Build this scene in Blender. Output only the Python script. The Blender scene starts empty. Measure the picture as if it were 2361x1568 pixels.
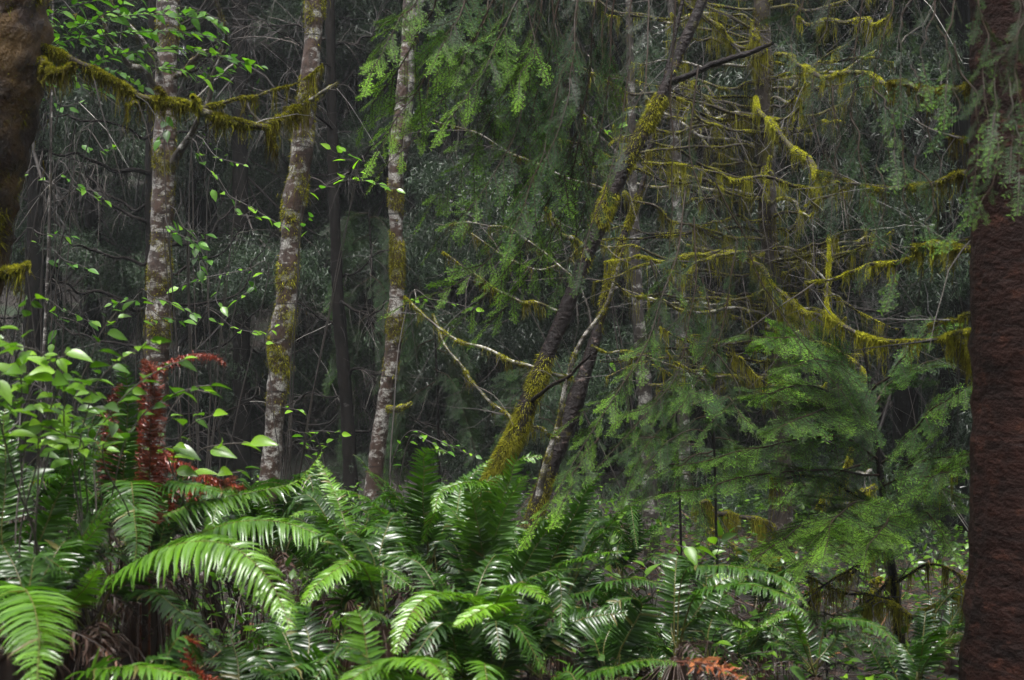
import bpy, math
import numpy as np
from mathutils import Vector

# ------------------------------------------------------------------ camera, light, exposure
scene = bpy.context.scene
COL = scene.collection
CAMZ = 1.5
cam_d = bpy.data.cameras.new('camera'); cam = bpy.data.objects.new('camera', cam_d); COL.objects.link(cam)
cam.location = (0, 0, CAMZ); cam.rotation_euler = (math.radians(90), 0, 0)
cam_d.lens = 50; cam_d.sensor_width = 36; cam_d.clip_start = 0.05; cam_d.clip_end = 400
cam_d.dof.use_dof = True; cam_d.dof.focus_distance = 8.5; cam_d.dof.aperture_fstop = 8.0
scene.camera = cam
SUN_EL, SUN_AZ = 72, 195          # elevation; azimuth from +Y towards +X
world = bpy.data.worlds.new('World'); scene.world = world; world.use_nodes = True
wn = world.node_tree; wn.nodes.clear()
sky = wn.nodes.new('ShaderNodeTexSky'); sky.sky_type = 'NISHITA'; sky.sun_disc = False
sky.sun_elevation = math.radians(SUN_EL); sky.sun_rotation = math.radians(SUN_AZ)
sky.dust_density = 4.0; sky.air_density = 1.0
hs = wn.nodes.new('ShaderNodeHueSaturation'); hs.inputs['Saturation'].default_value = 0.10
bg = wn.nodes.new('ShaderNodeBackground'); bg.inputs['Strength'].default_value = 0.13
wo = wn.nodes.new('ShaderNodeOutputWorld')
wn.links.new(sky.outputs[0], hs.inputs['Color']); wn.links.new(hs.outputs[0], bg.inputs[0]); wn.links.new(bg.outputs[0], wo.inputs[0])
sd = bpy.data.lights.new('sun', 'SUN'); sd.energy = 1.5; sd.angle = math.radians(12); sd.color = (1, .97, .92)
sun = bpy.data.objects.new('sun', sd); COL.objects.link(sun)
sdir = Vector((math.sin(math.radians(SUN_AZ))*math.cos(math.radians(SUN_EL)), math.cos(math.radians(SUN_AZ))*math.cos(math.radians(SUN_EL)), math.sin(math.radians(SUN_EL))))
sun.rotation_euler = sdir.to_track_quat('Z', 'Y').to_euler(); sun.location = sdir*40
scene.view_settings.view_transform = 'Standard'; scene.view_settings.look = 'None'
scene.view_settings.exposure = 1.95; scene.view_settings.gamma = 1.0
scene.cycles.max_bounces = 5; scene.cycles.diffuse_bounces = 3; scene.cycles.glossy_bounces = 2
scene.cycles.transmission_bounces = 3; scene.cycles.volume_bounces = 0; scene.cycles.transparent_max_bounces = 4
scene.cycles.caustics_reflective = False; scene.cycles.caustics_refractive = False
scene.cycles.sample_clamp_indirect = 6.0
scene.cycles.use_denoising = True

# ------------------------------------------------------------------ helpers
rng = np.random.default_rng(7)
A = lambda *a: np.array(a, float)
UP = A(0, 0, 1)
def at(u, v, Y):
    """a sight line of the photo (2361 x 1568 units) at its own distance Y from the lens"""
    k = 0.72*Y/2361
    return A((u-1180.5)*k, Y, CAMZ-(v-784)*k)
def nrm(a): return a/np.maximum(np.linalg.norm(a, axis=-1, keepdims=True), 1e-9)
def hterr(x, y):
    x = np.asarray(x, float); y = np.asarray(y, float)
    h = 0.10*np.sin(x*0.7+1.3)+0.07*np.sin(y*0.9+x*0.5)+0.05*np.sin(x*2.1)*np.sin(y*1.7)
    h = h + 0.62*np.exp(-(((x+1.5)/1.3)**2+((y-3.9)/1.6)**2))           # mound at the left
    h = h + 0.15*np.exp(-(((x+0.1)/0.9)**2+((y-4.2)/1.0)**2))
    t = np.clip((y-15)/30, 0, None)
    h = h + 9.6*np.minimum(t, 1.1)**1.15 + 0.35*np.sin(x*0.35)*np.clip(t*4, 0, 1)*2
    return h - 0.05
def ground(p): return float(hterr(p[0], p[1]))
def smooth(P, n):
    """Catmull-Rom through rows of P (any columns), n samples even in arc length"""
    P = np.asarray(P, float)
    if len(P) == 2:
        t = np.linspace(0, 1, n)[:, None]; return P[0]*(1-t)+P[1]*t
    Q = np.vstack([2*P[0]-P[1], P, 2*P[-1]-P[-2]])
    out = []
    t = np.linspace(0, 1, 12, endpoint=False)[:, None]
    for i in range(len(P)-1):
        a, b, c, d = Q[i], Q[i+1], Q[i+2], Q[i+3]
        out.append(0.5*((2*b)+(-a+c)*t+(2*a-5*b+4*c-d)*t**2+(-a+3*b-3*c+d)*t**3))
    out = np.vstack(out+[P[-1:]])
    L = np.r_[0, np.cumsum(np.linalg.norm(np.diff(out[:, :3], axis=0), axis=1))]
    s = np.linspace(0, L[-1], n)
    return np.stack([np.interp(s, L, out[:, k]) for k in range(out.shape[1])], 1)
def path(pts, Y, Y2=None):
    """pts: (u, v) or (u, v, width) rows -> world rows (x, y, z[, radius]); Y runs to Y2"""
    out = []
    for i, p in enumerate(pts):
        y = Y if Y2 is None else Y+(Y2-Y)*i/(len(pts)-1)
        w = at(p[0], p[1], y)
        out.append(list(w)+([p[2]*0.5*0.72*y/2361] if len(p) > 2 else []))
    return np.array(out)

ORG = {}
class MB:
    def __init__(s): s.V = []; s.Q = []; s.T = []; s.A = []; s.n = 0
    def add(s, V, Q=None, T=None, a=0.5):
        V = np.asarray(V, float).reshape(-1, 3)
        s.V.append(V); s.A.append(np.broadcast_to(np.asarray(a, float), (len(V),)).copy())
        if Q is not None and len(Q): s.Q.append(np.asarray(Q, int)+s.n)
        if T is not None and len(T): s.T.append(np.asarray(T, int)+s.n)
        s.n += len(V)
    def build(s, name, mat, parent=None, org=None, smooth_=True):
        V = np.vstack(s.V) if s.V else np.zeros((0, 3))
        o3 = ORG.get(parent.name, A(0, 0, 0)) if parent is not None else (A(*org) if org is not None else A(0, 0, 0))
        V = V-o3
        me = bpy.data.meshes.new(name)
        Q = np.vstack(s.Q) if s.Q else np.zeros((0, 4), int); T = np.vstack(s.T) if s.T else np.zeros((0, 3), int)
        me.vertices.add(len(V)); me.vertices.foreach_set('co', V.ravel())
        me.loops.add(len(Q)*4+len(T)*3); me.loops.foreach_set('vertex_index', np.r_[Q.ravel(), T.ravel()].astype(np.int32))
        me.polygons.add(len(Q)+len(T))
        me.polygons.foreach_set('loop_start', np.r_[np.arange(len(Q))*4, len(Q)*4+np.arange(len(T))*3].astype(np.int32))
        me.update(calc_edges=True); me.validate()
        if smooth_: me.polygons.foreach_set('use_smooth', np.ones(len(me.polygons), bool))
        at_ = me.attributes.new('tint', 'FLOAT', 'POINT'); at_.data.foreach_set('value', np.concatenate(s.A).astype(np.float32))
        me.materials.append(mat)
        o = bpy.data.objects.new(name, me); COL.objects.link(o)
        if parent is not None: o.parent = parent
        else: o.location = o3
        ORG[o.name] = o3
        return o
def tag(o, label=None, cat=None, group=None, kind=None):
    if label: o['label'] = label
    if cat: o['category'] = cat
    if group: o['group'] = group
    if kind: o['kind'] = kind
    return o
def thing(name, label, cat, loc=(0, 0, 0), group=None):
    o = bpy.data.objects.new(name, None); COL.objects.link(o); o.location = loc; o.empty_display_size = 0.2
    ORG[o.name] = A(*loc)
    return tag(o, label, cat, group)
def copy_tree(o, parent=None):
    c = o.copy(); COL.objects.link(c); c.parent = parent
    for ch in o.children:
        copy_tree(ch, c)
    return c

def tubes(mb, P, R, k=6, a=0.5, rough=0.0, cap=True):
    """P (T,n,3), R (T,n) -> many tubes at once"""
    P = np.asarray(P, float); R = np.asarray(R, float)
    if P.ndim == 2: P = P[None]; R = R[None]
    Tn, n, _ = P.shape
    tg = nrm(np.gradient(P, axis=1))
    m = nrm(P[:, -1]-P[:, 0])
    ref = np.where((np.abs(m[:, 2:3]) > 0.75), A(0.05, 1, 0.02)[None], A(0.02, 0.05, 1)[None])
    ref = np.broadcast_to(ref[:, None], P.shape)
    s = nrm(np.cross(tg, ref)); b = np.cross(tg, s)
    th = np.arange(k)*2*math.pi/k
    r = R[:, :, None]*np.ones(k)
    if rough: r = r*(1+rough*rng.standard_normal(r.shape)*0.5)
    V = P[:, :, None]+r[..., None]*(s[:, :, None]*np.cos(th)[None, None, :, None]+b[:, :, None]*np.sin(th)[None, None, :, None])
    idx = np.arange(Tn*n*k).reshape(Tn, n, k)
    q = np.stack([idx[:, :-1], np.roll(idx, -1, 2)[:, :-1], np.roll(idx, -1, 2)[:, 1:], idx[:, 1:]], -1).reshape(-1, 4)
    aa = np.asarray(a, float)
    if aa.ndim == 0: aa = np.full((Tn, n, k), float(aa))
    elif aa.ndim == 1: aa = np.broadcast_to(aa[:, None, None], (Tn, n, k))
    mb.add(V.reshape(-1, 3), Q=q, a=aa.reshape(-1))
def wobble(W, amp, f=3):
    n = len(W); t = np.linspace(0, 1, n)
    o = np.zeros((n, 3))
    for k in range(1, f+1):
        o += np.sin(t[:, None]*math.pi*2*k*1.3+rng.uniform(0, 6.28, 3))*amp/k
    W = W.copy(); W[:, :3] += o*np.minimum(1, t*8)[:, None]
    return W
def limb(mb, W, n=40, k=8, rough=0.06, a=0.5, amp=0.0):
    S = smooth(W, n)
    if amp: S = wobble(S, amp)
    tubes(mb, S[:, :3], S[:, 3], k, a, rough)
    return S
def inst(mb, tpl, X, Y, Z, L, scale=1.0, a=None):
    """template (V, Q, T, tint) placed N times on axes X, Y, Z (N,3) at L"""
    V, Q, T, ta = tpl
    N = len(L); sc = np.broadcast_to(np.asarray(scale, float), (N,))[:, None, None]
    W = sc*(V[None, :, 0:1]*X[:, None]+V[None, :, 1:2]*Y[:, None]+V[None, :, 2:3]*Z[:, None])+L[:, None]
    off = (np.arange(N)*len(V))[:, None, None]
    aa = np.broadcast_to(ta[None], (N, len(V)))
    if a is not None: aa = np.where(aa < 0.08, aa, np.clip(aa+np.asarray(a)[:, None], 0.1, 1))
    mb.add(W.reshape(-1, 3), Q=(Q[None]+off).reshape(-1, 4) if len(Q) else None, T=(T[None]+off).reshape(-1, 3) if len(T) else None, a=aa.reshape(-1))
def axes(D, up=UP, roll=0.0):
    D = nrm(D); S = np.cross(np.broadcast_to(up, D.shape), D); bad = np.linalg.norm(S, axis=1) < 0.15
    S[bad] = np.cross(np.broadcast_to(A(0.3, 1, 0), D.shape), D)[bad]
    S = nrm(S); N = np.cross(D, S)
    r = np.broadcast_to(np.asarray(roll, float), (len(D),))[:, None]
    return D, S*np.cos(r)+N*np.sin(r), N*np.cos(r)-S*np.sin(r)

# ------------------------------------------------------------------ materials
def new_mat(name):
    m = bpy.data.materials.new(name); m.use_nodes = True; nt = m.node_tree; nt.nodes.clear()
    return m, nt, nt.nodes.new('ShaderNodeOutputMaterial')
def ramp(nt, stops, inp, const=False):
    r = nt.nodes.new('ShaderNodeValToRGB'); e = r.color_ramp.elements
    if const: r.color_ramp.interpolation = 'CONSTANT'
    while len(e) < len(stops): e.new(0.5)
    for el, (p, c) in zip(e, stops): el.position = p; el.color = (*c, 1)
    nt.links.new(inp, r.inputs[0]); return r.outputs[0]
def coords(nt, sc=(1, 1, 1)):
    tc = nt.nodes.new('ShaderNodeTexCoord'); mp = nt.nodes.new('ShaderNodeMapping'); mp.inputs['Scale'].default_value = sc
    nt.links.new(tc.outputs['Object'], mp.inputs[0]); return mp.outputs[0]
def noise(nt, v, scale, detail=4, rough=0.6):
    n = nt.nodes.new('ShaderNodeTexNoise'); n.inputs['Scale'].default_value = scale; n.inputs['Detail'].default_value = detail
    n.inputs['Roughness'].default_value = rough; nt.links.new(v, n.inputs['Vector']); return n.outputs['Fac']
def mix(nt, f, a, b, blend='MIX'):
    m = nt.nodes.new('ShaderNodeMix'); m.data_type = 'RGBA'; m.blend_type = blend
    for sock, val in ((m.inputs[0], f), (m.inputs[6], a), (m.inputs[7], b)):
        if isinstance(val, (int, float)): sock.default_value = val
        elif isinstance(val, tuple): sock.default_value = (*val, 1)
        else: nt.links.new(val, sock)
    return m.outputs[2]
def leafmat(name, stops, rough=0.4, trans=0.35, spec=0.5, nsc=14.0, tboost=(1.0, 1.15, 0.5)):
    m, nt, out = new_mat(name)
    at_ = nt.nodes.new('ShaderNodeAttribute'); at_.attribute_name = 'tint'
    col = ramp(nt, stops, at_.outputs['Fac'])
    nz = noise(nt, coords(nt), nsc, 3)
    v = ramp(nt, [(0.3, (0.55, 0.55, 0.55)), (0.7, (1.25, 1.25, 1.25))], nz)
    col = mix(nt, 1.0, col, v, 'MULTIPLY')
    p = nt.nodes.new('ShaderNodeBsdfPrincipled'); nt.links.new(col, p.inputs['Base Color'])
    rv = nt.nodes.new('ShaderNodeMapRange'); nt.links.new(nz, rv.inputs[0]); rv.inputs[1].default_value = .3; rv.inputs[2].default_value = .7; rv.inputs[3].default_value = rough*.75; rv.inputs[4].default_value = min(rough*1.7, 1)
    nt.links.new(rv.outputs[0], p.inputs['Roughness']); p.inputs['Specular IOR Level'].default_value = spec
    if trans > 0:
        t = nt.nodes.new('ShaderNodeBsdfTranslucent'); c2 = mix(nt, 1.0, col, tboost, 'MULTIPLY'); nt.links.new(c2, t.inputs['Color'])
        ms = nt.nodes.new('ShaderNodeMixShader'); ms.inputs[0].default_value = trans
        nt.links.new(p.outputs[0], ms.inputs[1]); nt.links.new(t.outputs[0], ms.inputs[2]); nt.links.new(ms.outputs[0], out.inputs[0])
    else: nt.links.new(p.outputs[0], out.inputs[0])
    return m
def barkmat(name, dark, mid, patch, pc=(0.5, 0.62), pscale=6.0, moss=None, mc=(0.55, 0.65), rough=0.5, stretch=(1, 1, 1), bump=0.5, bscale=40.0, band=0.0, spec=0.35):
    m, nt, out = new_mat(name)
    v = coords(nt); vb = coords(nt, stretch)
    base = ramp(nt, [(0.3, dark), (0.7, mid)], noise(nt, vb, bscale*0.5, 6, 0.7))
    big = noise(nt, v, 2.2, 2); base = mix(nt, ramp(nt, [(0.35, (0, 0, 0)), (0.65, (0.6, 0.6, 0.6))], big), base, dark)
    if patch is not None:
        pn = noise(nt, coords(nt, (1, 1, 1.7)), pscale, 5, 0.62)
        pf = ramp(nt, [(pc[0], (0, 0, 0)), (pc[1], (1, 1, 1))], pn)
        speck = ramp(nt, [(0.42, (0.35, 0.35, 0.35)), (0.6, (1, 1, 1))], noise(nt, v, pscale*9, 3))
        base = mix(nt, mix(nt, 1.0, pf, speck, 'MULTIPLY'), base, patch)
    if band:
        wv = noise(nt, coords(nt, (1.2, 1.2, 26)), 2.0, 3); base = mix(nt, ramp(nt, [(0.58, (0, 0, 0)), (0.66, (band,)*3)], wv), base, tuple(c*0.35 for c in dark))
    if moss is not None:
        mf = ramp(nt, [(mc[0], (0, 0, 0)), (mc[1], (1, 1, 1))], noise(nt, v, 3.1, 6, 0.7))
        base = mix(nt, mf, base, moss)
    p = nt.nodes.new('ShaderNodeBsdfPrincipled'); nt.links.new(base, p.inputs['Base Color']); p.inputs['Roughness'].default_value = rough; p.inputs['Specular IOR Level'].default_value = spec
    b = nt.nodes.new('ShaderNodeBump'); b.inputs['Strength'].default_value = bump; b.inputs['Distance'].default_value = 0.02
    nt.links.new(noise(nt, vb, bscale, 5, 0.65), b.inputs['Height']); nt.links.new(b.outputs[0], p.inputs['Normal'])
    nt.links.new(p.outputs[0], out.inputs[0]); return m

M = {}
M['alder'] = barkmat('alder_bark', (0.014, 0.009, 0.007), (0.092, 0.052, 0.037), (0.38, 0.37, 0.345), (0.50, 0.60), 12.0, (0.10, 0.085, 0.015), (0.60, 0.68), 0.45, (1, 1, 0.6), 0.6, 36, 0.8)
M['alder_pale'] = barkmat('pale_alder_bark', (0.016, 0.013, 0.011), (0.06, 0.047, 0.04), (0.30, 0.29, 0.27), (0.53, 0.60), 9.0, (0.10, 0.085, 0.015), (0.64, 0.72), 0.5, (1, 1, 0.6), 0.6, 36, 0.8)
M['cherry'] = barkmat('wet_dark_bark', (0.005, 0.003, 0.003), (0.020, 0.009, 0.008), (0.14, 0.10, 0.09), (0.62, 0.66), 10.0, (0.10, 0.09, 0.012), (0.60, 0.68), 0.42, (1, 1, 1.6), 0.9, 34, 0.35, 0.2)
M['dark'] = barkmat('dark_conifer_bark', (0.005, 0.004, 0.004), (0.017, 0.014, 0.012), (0.08, 0.08, 0.075), (0.66, 0.72), 9.0, None, rough=0.8, stretch=(1, 1, 0.4), spec=0.1)
M['mossbark'] = barkmat('mossy_bark', (0.012, 0.009, 0.007), (0.05, 0.035, 0.024), (0.24, 0.22, 0.19), (0.60, 0.66), 9.0, (0.09, 0.085, 0.010), (0.54, 0.66), 0.7, (1, 1, 0.6))
M['redbark'] = barkmat('red_flaky_bark', (0.005, 0.0017, 0.0011), (0.036, 0.0100, 0.0058), (0.06, 0.021, 0.012), (0.56, 0.66), 16.0, (0.05, 0.04, 0.01), (0.70, 0.78), 0.75, (1, 1, 1.8), 0.9, 22, 0.5, 0.18)
M['leftbark'] = barkmat('left_trunk_bark', (0.003, 0.002, 0.0015), (0.042, 0.015, 0.006), (0.12, 0.09, 0.07), (0.62, 0.67), 9.0, (0.075, 0.038, 0.004), (0.50, 0.62), 0.6, (1, 1, 0.7), 1.0, 60, 0.3, 0.3)
M['stick'] = barkmat('grey_stick', (0.02, 0.016, 0.013), (0.10, 0.085, 0.07), (0.42, 0.40, 0.37), (0.50, 0.58), 12.0, None, rough=0.4, bscale=60, bump=0.3)
M['twig'] = leafmat('dead_twig', [(0.0, (0.012, 0.009, 0.008)), (0.5, (0.040, 0.031, 0.026)), (0.8, (0.14, 0.12, 0.105)), (1.0, (0.42, 0.40, 0.37))], 0.5, 0.0, nsc=5)
M['moss'] = leafmat('yellow_moss', [(0.0, (0.035, 0.022, 0.004)), (0.35, (0.085, 0.072, 0.008)), (0.7, (0.31, 0.31, 0.025)), (1.0, (0.55, 0.56, 0.05))], 0.9, 0.25, 0.1, 9, (1, 1, .4))
M['lichen'] = leafmat('pale_lichen', [(0.0, (0.05, 0.05, 0.03)), (1.0, (0.38, 0.38, 0.28))], 0.9, 0.2, 0.1, 9, (1, 1, .8))
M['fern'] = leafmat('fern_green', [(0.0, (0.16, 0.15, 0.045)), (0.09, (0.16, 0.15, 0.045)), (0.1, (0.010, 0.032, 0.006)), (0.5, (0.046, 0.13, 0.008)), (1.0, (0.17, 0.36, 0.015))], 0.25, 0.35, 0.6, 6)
M['deadfern'] = leafmat('dead_fern_red', [(0.0, (0.12, 0.05, 0.02)), (0.1, (0.09, 0.015, 0.009)), (0.6, (0.24, 0.034, 0.014)), (1.0, (0.34, 0.13, 0.045))], 0.25, 0.2, 0.6, 20, (1, .6, .4))
M['salal'] = leafmat('salal_green', [(0.0, (0.12, 0.10, 0.03)), (0.09, (0.12, 0.10, 0.03)), (0.1, (0.015, 0.045, 0.006)), (0.5, (0.070, 0.17, 0.009)), (1.0, (0.24, 0.45, 0.02))], 0.28, 0.4, 0.6, 8)
M['leaf'] = leafmat('bright_leaf', [(0.0, (0.05, 0.035, 0.02)), (0.09, (0.05, 0.035, 0.02)), (0.1, (0.03, 0.09, 0.015)), (0.5, (0.09, 0.25, 0.02)), (1.0, (0.25, 0.50, 0.02))], 0.3, 0.45, 0.5, 5)
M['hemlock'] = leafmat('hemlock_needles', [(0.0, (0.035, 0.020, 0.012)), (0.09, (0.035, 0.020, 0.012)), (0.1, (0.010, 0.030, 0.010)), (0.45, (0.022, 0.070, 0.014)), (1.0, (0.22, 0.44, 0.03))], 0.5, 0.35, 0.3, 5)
M['far'] = leafmat('far_needles', [(0.0, (0.02, 0.016, 0.013)), (0.1, (0.008, 0.018, 0.008)), (0.6, (0.020, 0.046, 0.016)), (1.0, (0.06, 0.12, 0.035))], 0.4, 0.2, 0.5, 0.8)
M['litter'] = leafmat('litter', [(0.0, (0.015, 0.008, 0.005)), (0.5, (0.05, 0.022, 0.012)), (0.8, (0.12, 0.05, 0.02)), (1.0, (0.26, 0.12, 0.04))], 0.4, 0.0, 0.5, 6)
def groundmat():
    m, nt, out = new_mat('duff'); v = coords(nt)
    c = ramp(nt, [(0.3, (0.006, 0.004, 0.003)), (0.55, (0.022, 0.014, 0.009)), (0.75, (0.05, 0.034, 0.022))], noise(nt, v, 5, 10, 0.75))
    c = mix(nt, ramp(nt, [(0.5, (0, 0, 0)), (0.62, (1, 1, 1))], noise(nt, v, 1.1, 6, 0.7)), c, (0.016, 0.032, 0.010))
    p = nt.nodes.new('ShaderNodeBsdfPrincipled'); nt.links.new(c, p.inputs['Base Color']); p.inputs['Roughness'].default_value = 0.8
    b = nt.nodes.new('ShaderNodeBump'); b.inputs['Distance'].default_value = 0.08; nt.links.new(noise(nt, v, 14, 8, 0.7), b.inputs['Height']); nt.links.new(b.outputs[0], p.inputs['Normal'])
    nt.links.new(p.outputs[0], out.inputs[0]); return m
M['ground'] = groundmat()

# ------------------------------------------------------------------ templates
def grid_idx(n, k):
    i = np.arange(n*k).reshape(n, k)
    return np.stack([i[:-1, :-1], i[:-1, 1:], i[1:, 1:], i[1:, :-1]], -1).reshape(-1, 4)
def leaf_tpl(w=0.6, fold=0.12, curl=0.15, n=6, tip=1.0):
    t = np.linspace(0, 1, n); half = 0.5*w*np.sin(np.pi*np.clip(t, 0, 1)**0.78)**0.85*(1-0.35*t*tip)
    half[0] = 0.01; half[-1] = 0.004
    V = []
    for ti, h in zip(t, half):
        zc = -curl*ti*ti
        V += [(0.12+ti, -h, zc+fold*h*2), (0.12+ti, 0, zc), (0.12+ti, h, zc+fold*h*2)]
    V = np.array(V); V = np.vstack([V, [(0, -0.008, 0), (0, 0.008, 0), (0.13, 0.008, 0), (0.13, -0.008, 0)]])
    Q = np.vstack([grid_idx(n, 3), [[3*n, 3*n+1, 3*n+2, 3*n+3]]])
    a = np.r_[np.full(3*n, 0.5), np.full(4, 0.02)]
    return V, Q, np.zeros((0, 3), int), a
LEAF = leaf_tpl(0.62); SALAL = leaf_tpl(0.60, 0.20, 0.25, 8)
def spray_tpl(L=0.30, nl=0.0145, nw=0.0020, gap=0.0048, side=0.11, step=0.017, seed=1, bright=0.30):
    r = np.random.default_rng(seed)
    segs = [(A(0, 0, 0), A(L, 0, -0.10*L), 0.0015)]
    x = 0.03*1.0
    k = 0
    while x < L*0.95:
        s = 1 if k % 2 else -1; k += 1
        ln = side*(1-x/L)**0.7*min(1, 0.45+x/L*3)*r.uniform(0.7, 1.15)+0.015
        an = math.radians(r.uniform(32, 52))
        d = A(math.cos(an), s*math.sin(an), r.uniform(-0.35, 0.05))
        p0 = A(x, 0, -0.10*x); segs.append((p0, p0+d*ln, 0.0009))
        x += step*r.uniform(0.7, 1.3)
        if ln > 0.05:
            for f in (0.35, 0.6):
                s2 = r.choice([-1, 1]); a2 = an*s+s2*math.radians(45)
                d2 = A(math.cos(a2), math.sin(a2), r.uniform(-0.3, 0)); q = p0+d*ln*f; segs.append((q, q+d2*ln*0.4, 0.0007))
    V = []; Q = []; a = []; n = 0
    for (p, q, rad) in segs:
        ln = np.linalg.norm(q-p); d = (q-p)/ln; sd = nrm(np.cross(UP, d)); up = np.cross(d, sd)
        V += [p-sd*rad, p+sd*rad, q+sd*rad*.5, q-sd*rad*.5, p-up*rad, p+up*rad, q+up*rad*.5, q-up*rad*.5]; Q += [(n, n+1, n+2, n+3), (n+4, n+5, n+6, n+7)]; a += [0.03]*8; n += 8
        m = max(2, int(ln/gap))
        for i in range(m):
            t = (i+0.5)/m; c = p+(q-p)*t
            for s in (-1, 1):
                l = nl*r.uniform(0.6, 1.1)*(1 if t < 0.9 else 0.7)
                an = math.radians(r.uniform(58, 86)); dd = d*math.cos(an)+sd*s*math.sin(an)+up*r.uniform(-0.35, 0.25)
                w = np.cross(dd, up); w = w/np.linalg.norm(w)*nw*0.5
                V += [c, c+dd*l*0.5+w, c+dd*l, c+dd*l*0.5-w]; Q.append((n, n+1, n+2, n+3)); n += 4
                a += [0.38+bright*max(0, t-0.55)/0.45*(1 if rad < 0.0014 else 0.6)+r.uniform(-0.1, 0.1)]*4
    return np.array(V), np.array(Q), np.zeros((0, 3), int), np.array(a)
SPR = [spray_tpl(0.12, side=0.030, seed=1), spray_tpl(0.22, side=0.058, seed=2), spray_tpl(0.34, side=0.085, seed=3)]
SPRL = [0.12, 0.22, 0.34]
SPC = [spray_tpl(0.16, nl=0.014, nw=0.0034, gap=0.0065, side=0.07, step=0.022, seed=4), spray_tpl(0.30, nl=0.015, nw=0.0038, gap=0.007, side=0.12, step=0.03, seed=5)]
def far_spray(seed, L=0.7):
    """a hanging curtain of needle strands for conifers beyond ten metres"""
    r = np.random.default_rng(seed); V = []; T = []; a = []; n = 0
    for i in range(46):
        x = r.uniform(0, L); y = r.normal(0, 0.13*(1-x/L*0.6)); ln = r.uniform(0.10, 0.34)*(1-0.4*x/L)
        p = A(x, y, -0.25*x*x+r.normal(0, 0.02)); d = A(r.uniform(0.1, 0.6), np.sign(y)*r.uniform(0, 0.5), -r.uniform(0.5, 1.0)); d /= np.linalg.norm(d)
        m = 11
        for j in range(m):
            c = p+d*ln*j/m+A(0, 0, -0.02*(j/m)**2); dd = nrm(d+r.normal(0, 0.75, 3)); w = nrm(np.cross(dd, r.normal(0, 1, 3)))*0.0042
            l = 0.05*r.uniform(0.6, 1.2); V += [c-w, c+w, c+dd*l]; T.append((n, n+1, n+2)); n += 3; a += [0.35+r.uniform(-.2, .3)]*3
    return np.array(V), np.zeros((0, 4), int), np.array(T), np.array(a)
FAR = [far_spray(i) for i in range(3)]

# ------------------------------------------------------------------ moss
def tufts(mb, S, n, lo=0.006, hi=0.02, top=0.4, w=0.0022, tint=0.6, grav=0.5, keep=None, spread=0.25, prof=None, noisy=0.0, jit=0.6, cut=-0.2):
    """short moss blades over a limb S (x,y,z,r); top > 0 favours the upper side"""
    if prof is not None: s = np.clip(rng.choice(len(S), int(n), p=prof/prof.sum())+rng.uniform(-.6, .6, int(n)), 0, len(S)-1.001)
    elif keep is None: s = rng.uniform(0, len(S)-1.001, int(n))
    else: s = np.clip(rng.choice(keep, int(n))+rng.normal(0, jit, int(n)), 0, len(S)-1.001)
    i = s.astype(int); f = (s-i)[:, None]
    P = S[i]*(1-f)+S[i+1]*f; tg = nrm(S[i+1, :3]-S[i, :3])
    ax = nrm(rng.normal(0, 1, P[:, :3].shape)+np.array([0, 0, top])); ax = nrm(ax-tg*(ax*tg).sum(1, keepdims=True))
    base = P[:, :3]+ax*P[:, 3:4]*0.9
    if noisy:
        q = base*noisy; f3 = np.sin(q[:, 0]*1.7+q[:, 2]*.9+1)+np.sin(q[:, 1]*1.9-q[:, 2]*1.1)+np.sin(q[:, 2]*1.5+q[:, 0]*.8+2)+rng.normal(0, .35, len(q))
        ok = f3 > cut; base = base[ok]; ax = ax[ok]; s = s[ok]; i = i[ok]
    d = nrm(ax+rng.normal(0, spread*2, ax.shape)+np.array([0, 0, -grav]))
    l = rng.uniform(lo, hi, len(s))[:, None]
    if prof is not None: l = l*np.clip(prof[i], .35, 1.1)[:, None]
    sd = nrm(np.cross(d, rng.normal(0, 1, d.shape)))*w
    V = np.stack([base-sd, base+sd, base+d*l+A(0, 0, -1)*l*0.25*grav], 1)
    up = ax[:, 2]
    t = np.clip(tint+rng.normal(0, 0.14, len(s)), 0, 1)
    mb.add(V.reshape(-1, 3), T=np.arange(len(s)*3).reshape(-1, 3), a=np.repeat(t, 3))
def strands(mb, S, n, lo=0.05, hi=0.2, w=0.0016, tint=0.45, keep=None, clump=6):
    """moss hanging straight down in clumps"""
    nc = max(1, n//clump)
    c = rng.uniform(0, len(S)-1.001, nc) if keep is None else np.clip(rng.choice(keep, nc)+rng.uniform(-.5, .5, nc), 0, len(S)-1.001)
    cl = rng.uniform(lo, hi, nc)
    s = np.repeat(c, clump)+rng.normal(0, 0.25, nc*clump); s = np.clip(s, 0, len(S)-1.001)
    L = np.repeat(cl, clump)*rng.uniform(0.4, 1.1, nc*clump)
    i = s.astype(int); f = (s-i)[:, None]; P = S[i]*(1-f)+S[i+1]*f
    m = 5; N = len(s); k = np.arange(m)/(m-1)
    B = P[:, None, :3]+k[None, :, None]*L[:, None, None]*A(0, 0, -1)+(rng.normal(0, 0.006, (N, 1, 3))+rng.normal(0, 0.004, (N, m, 3)))*(k[None, :, None]+.2)
    B[:, :, :2] += rng.normal(0, 1, (N, 1, 2))*P[:, None, 3:4]*0.6
    th = rng.uniform(0, 3.14, N); sd = np.stack([np.cos(th), np.sin(th), 0*th], 1)[:, None]*(w*(1-0.7*k))[None, :, None]
    V = np.stack([B-sd, B+sd], 2).reshape(N, m*2, 3)
    g = grid_idx(m, 2); Q = (g[None]+(np.arange(N)*m*2)[:, None, None]).reshape(-1, 4)
    mb.add(V.reshape(-1, 3), Q=Q, a=np.repeat(np.clip(tint+rng.normal(0, .12, N), 0, 1), m*2))

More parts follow.
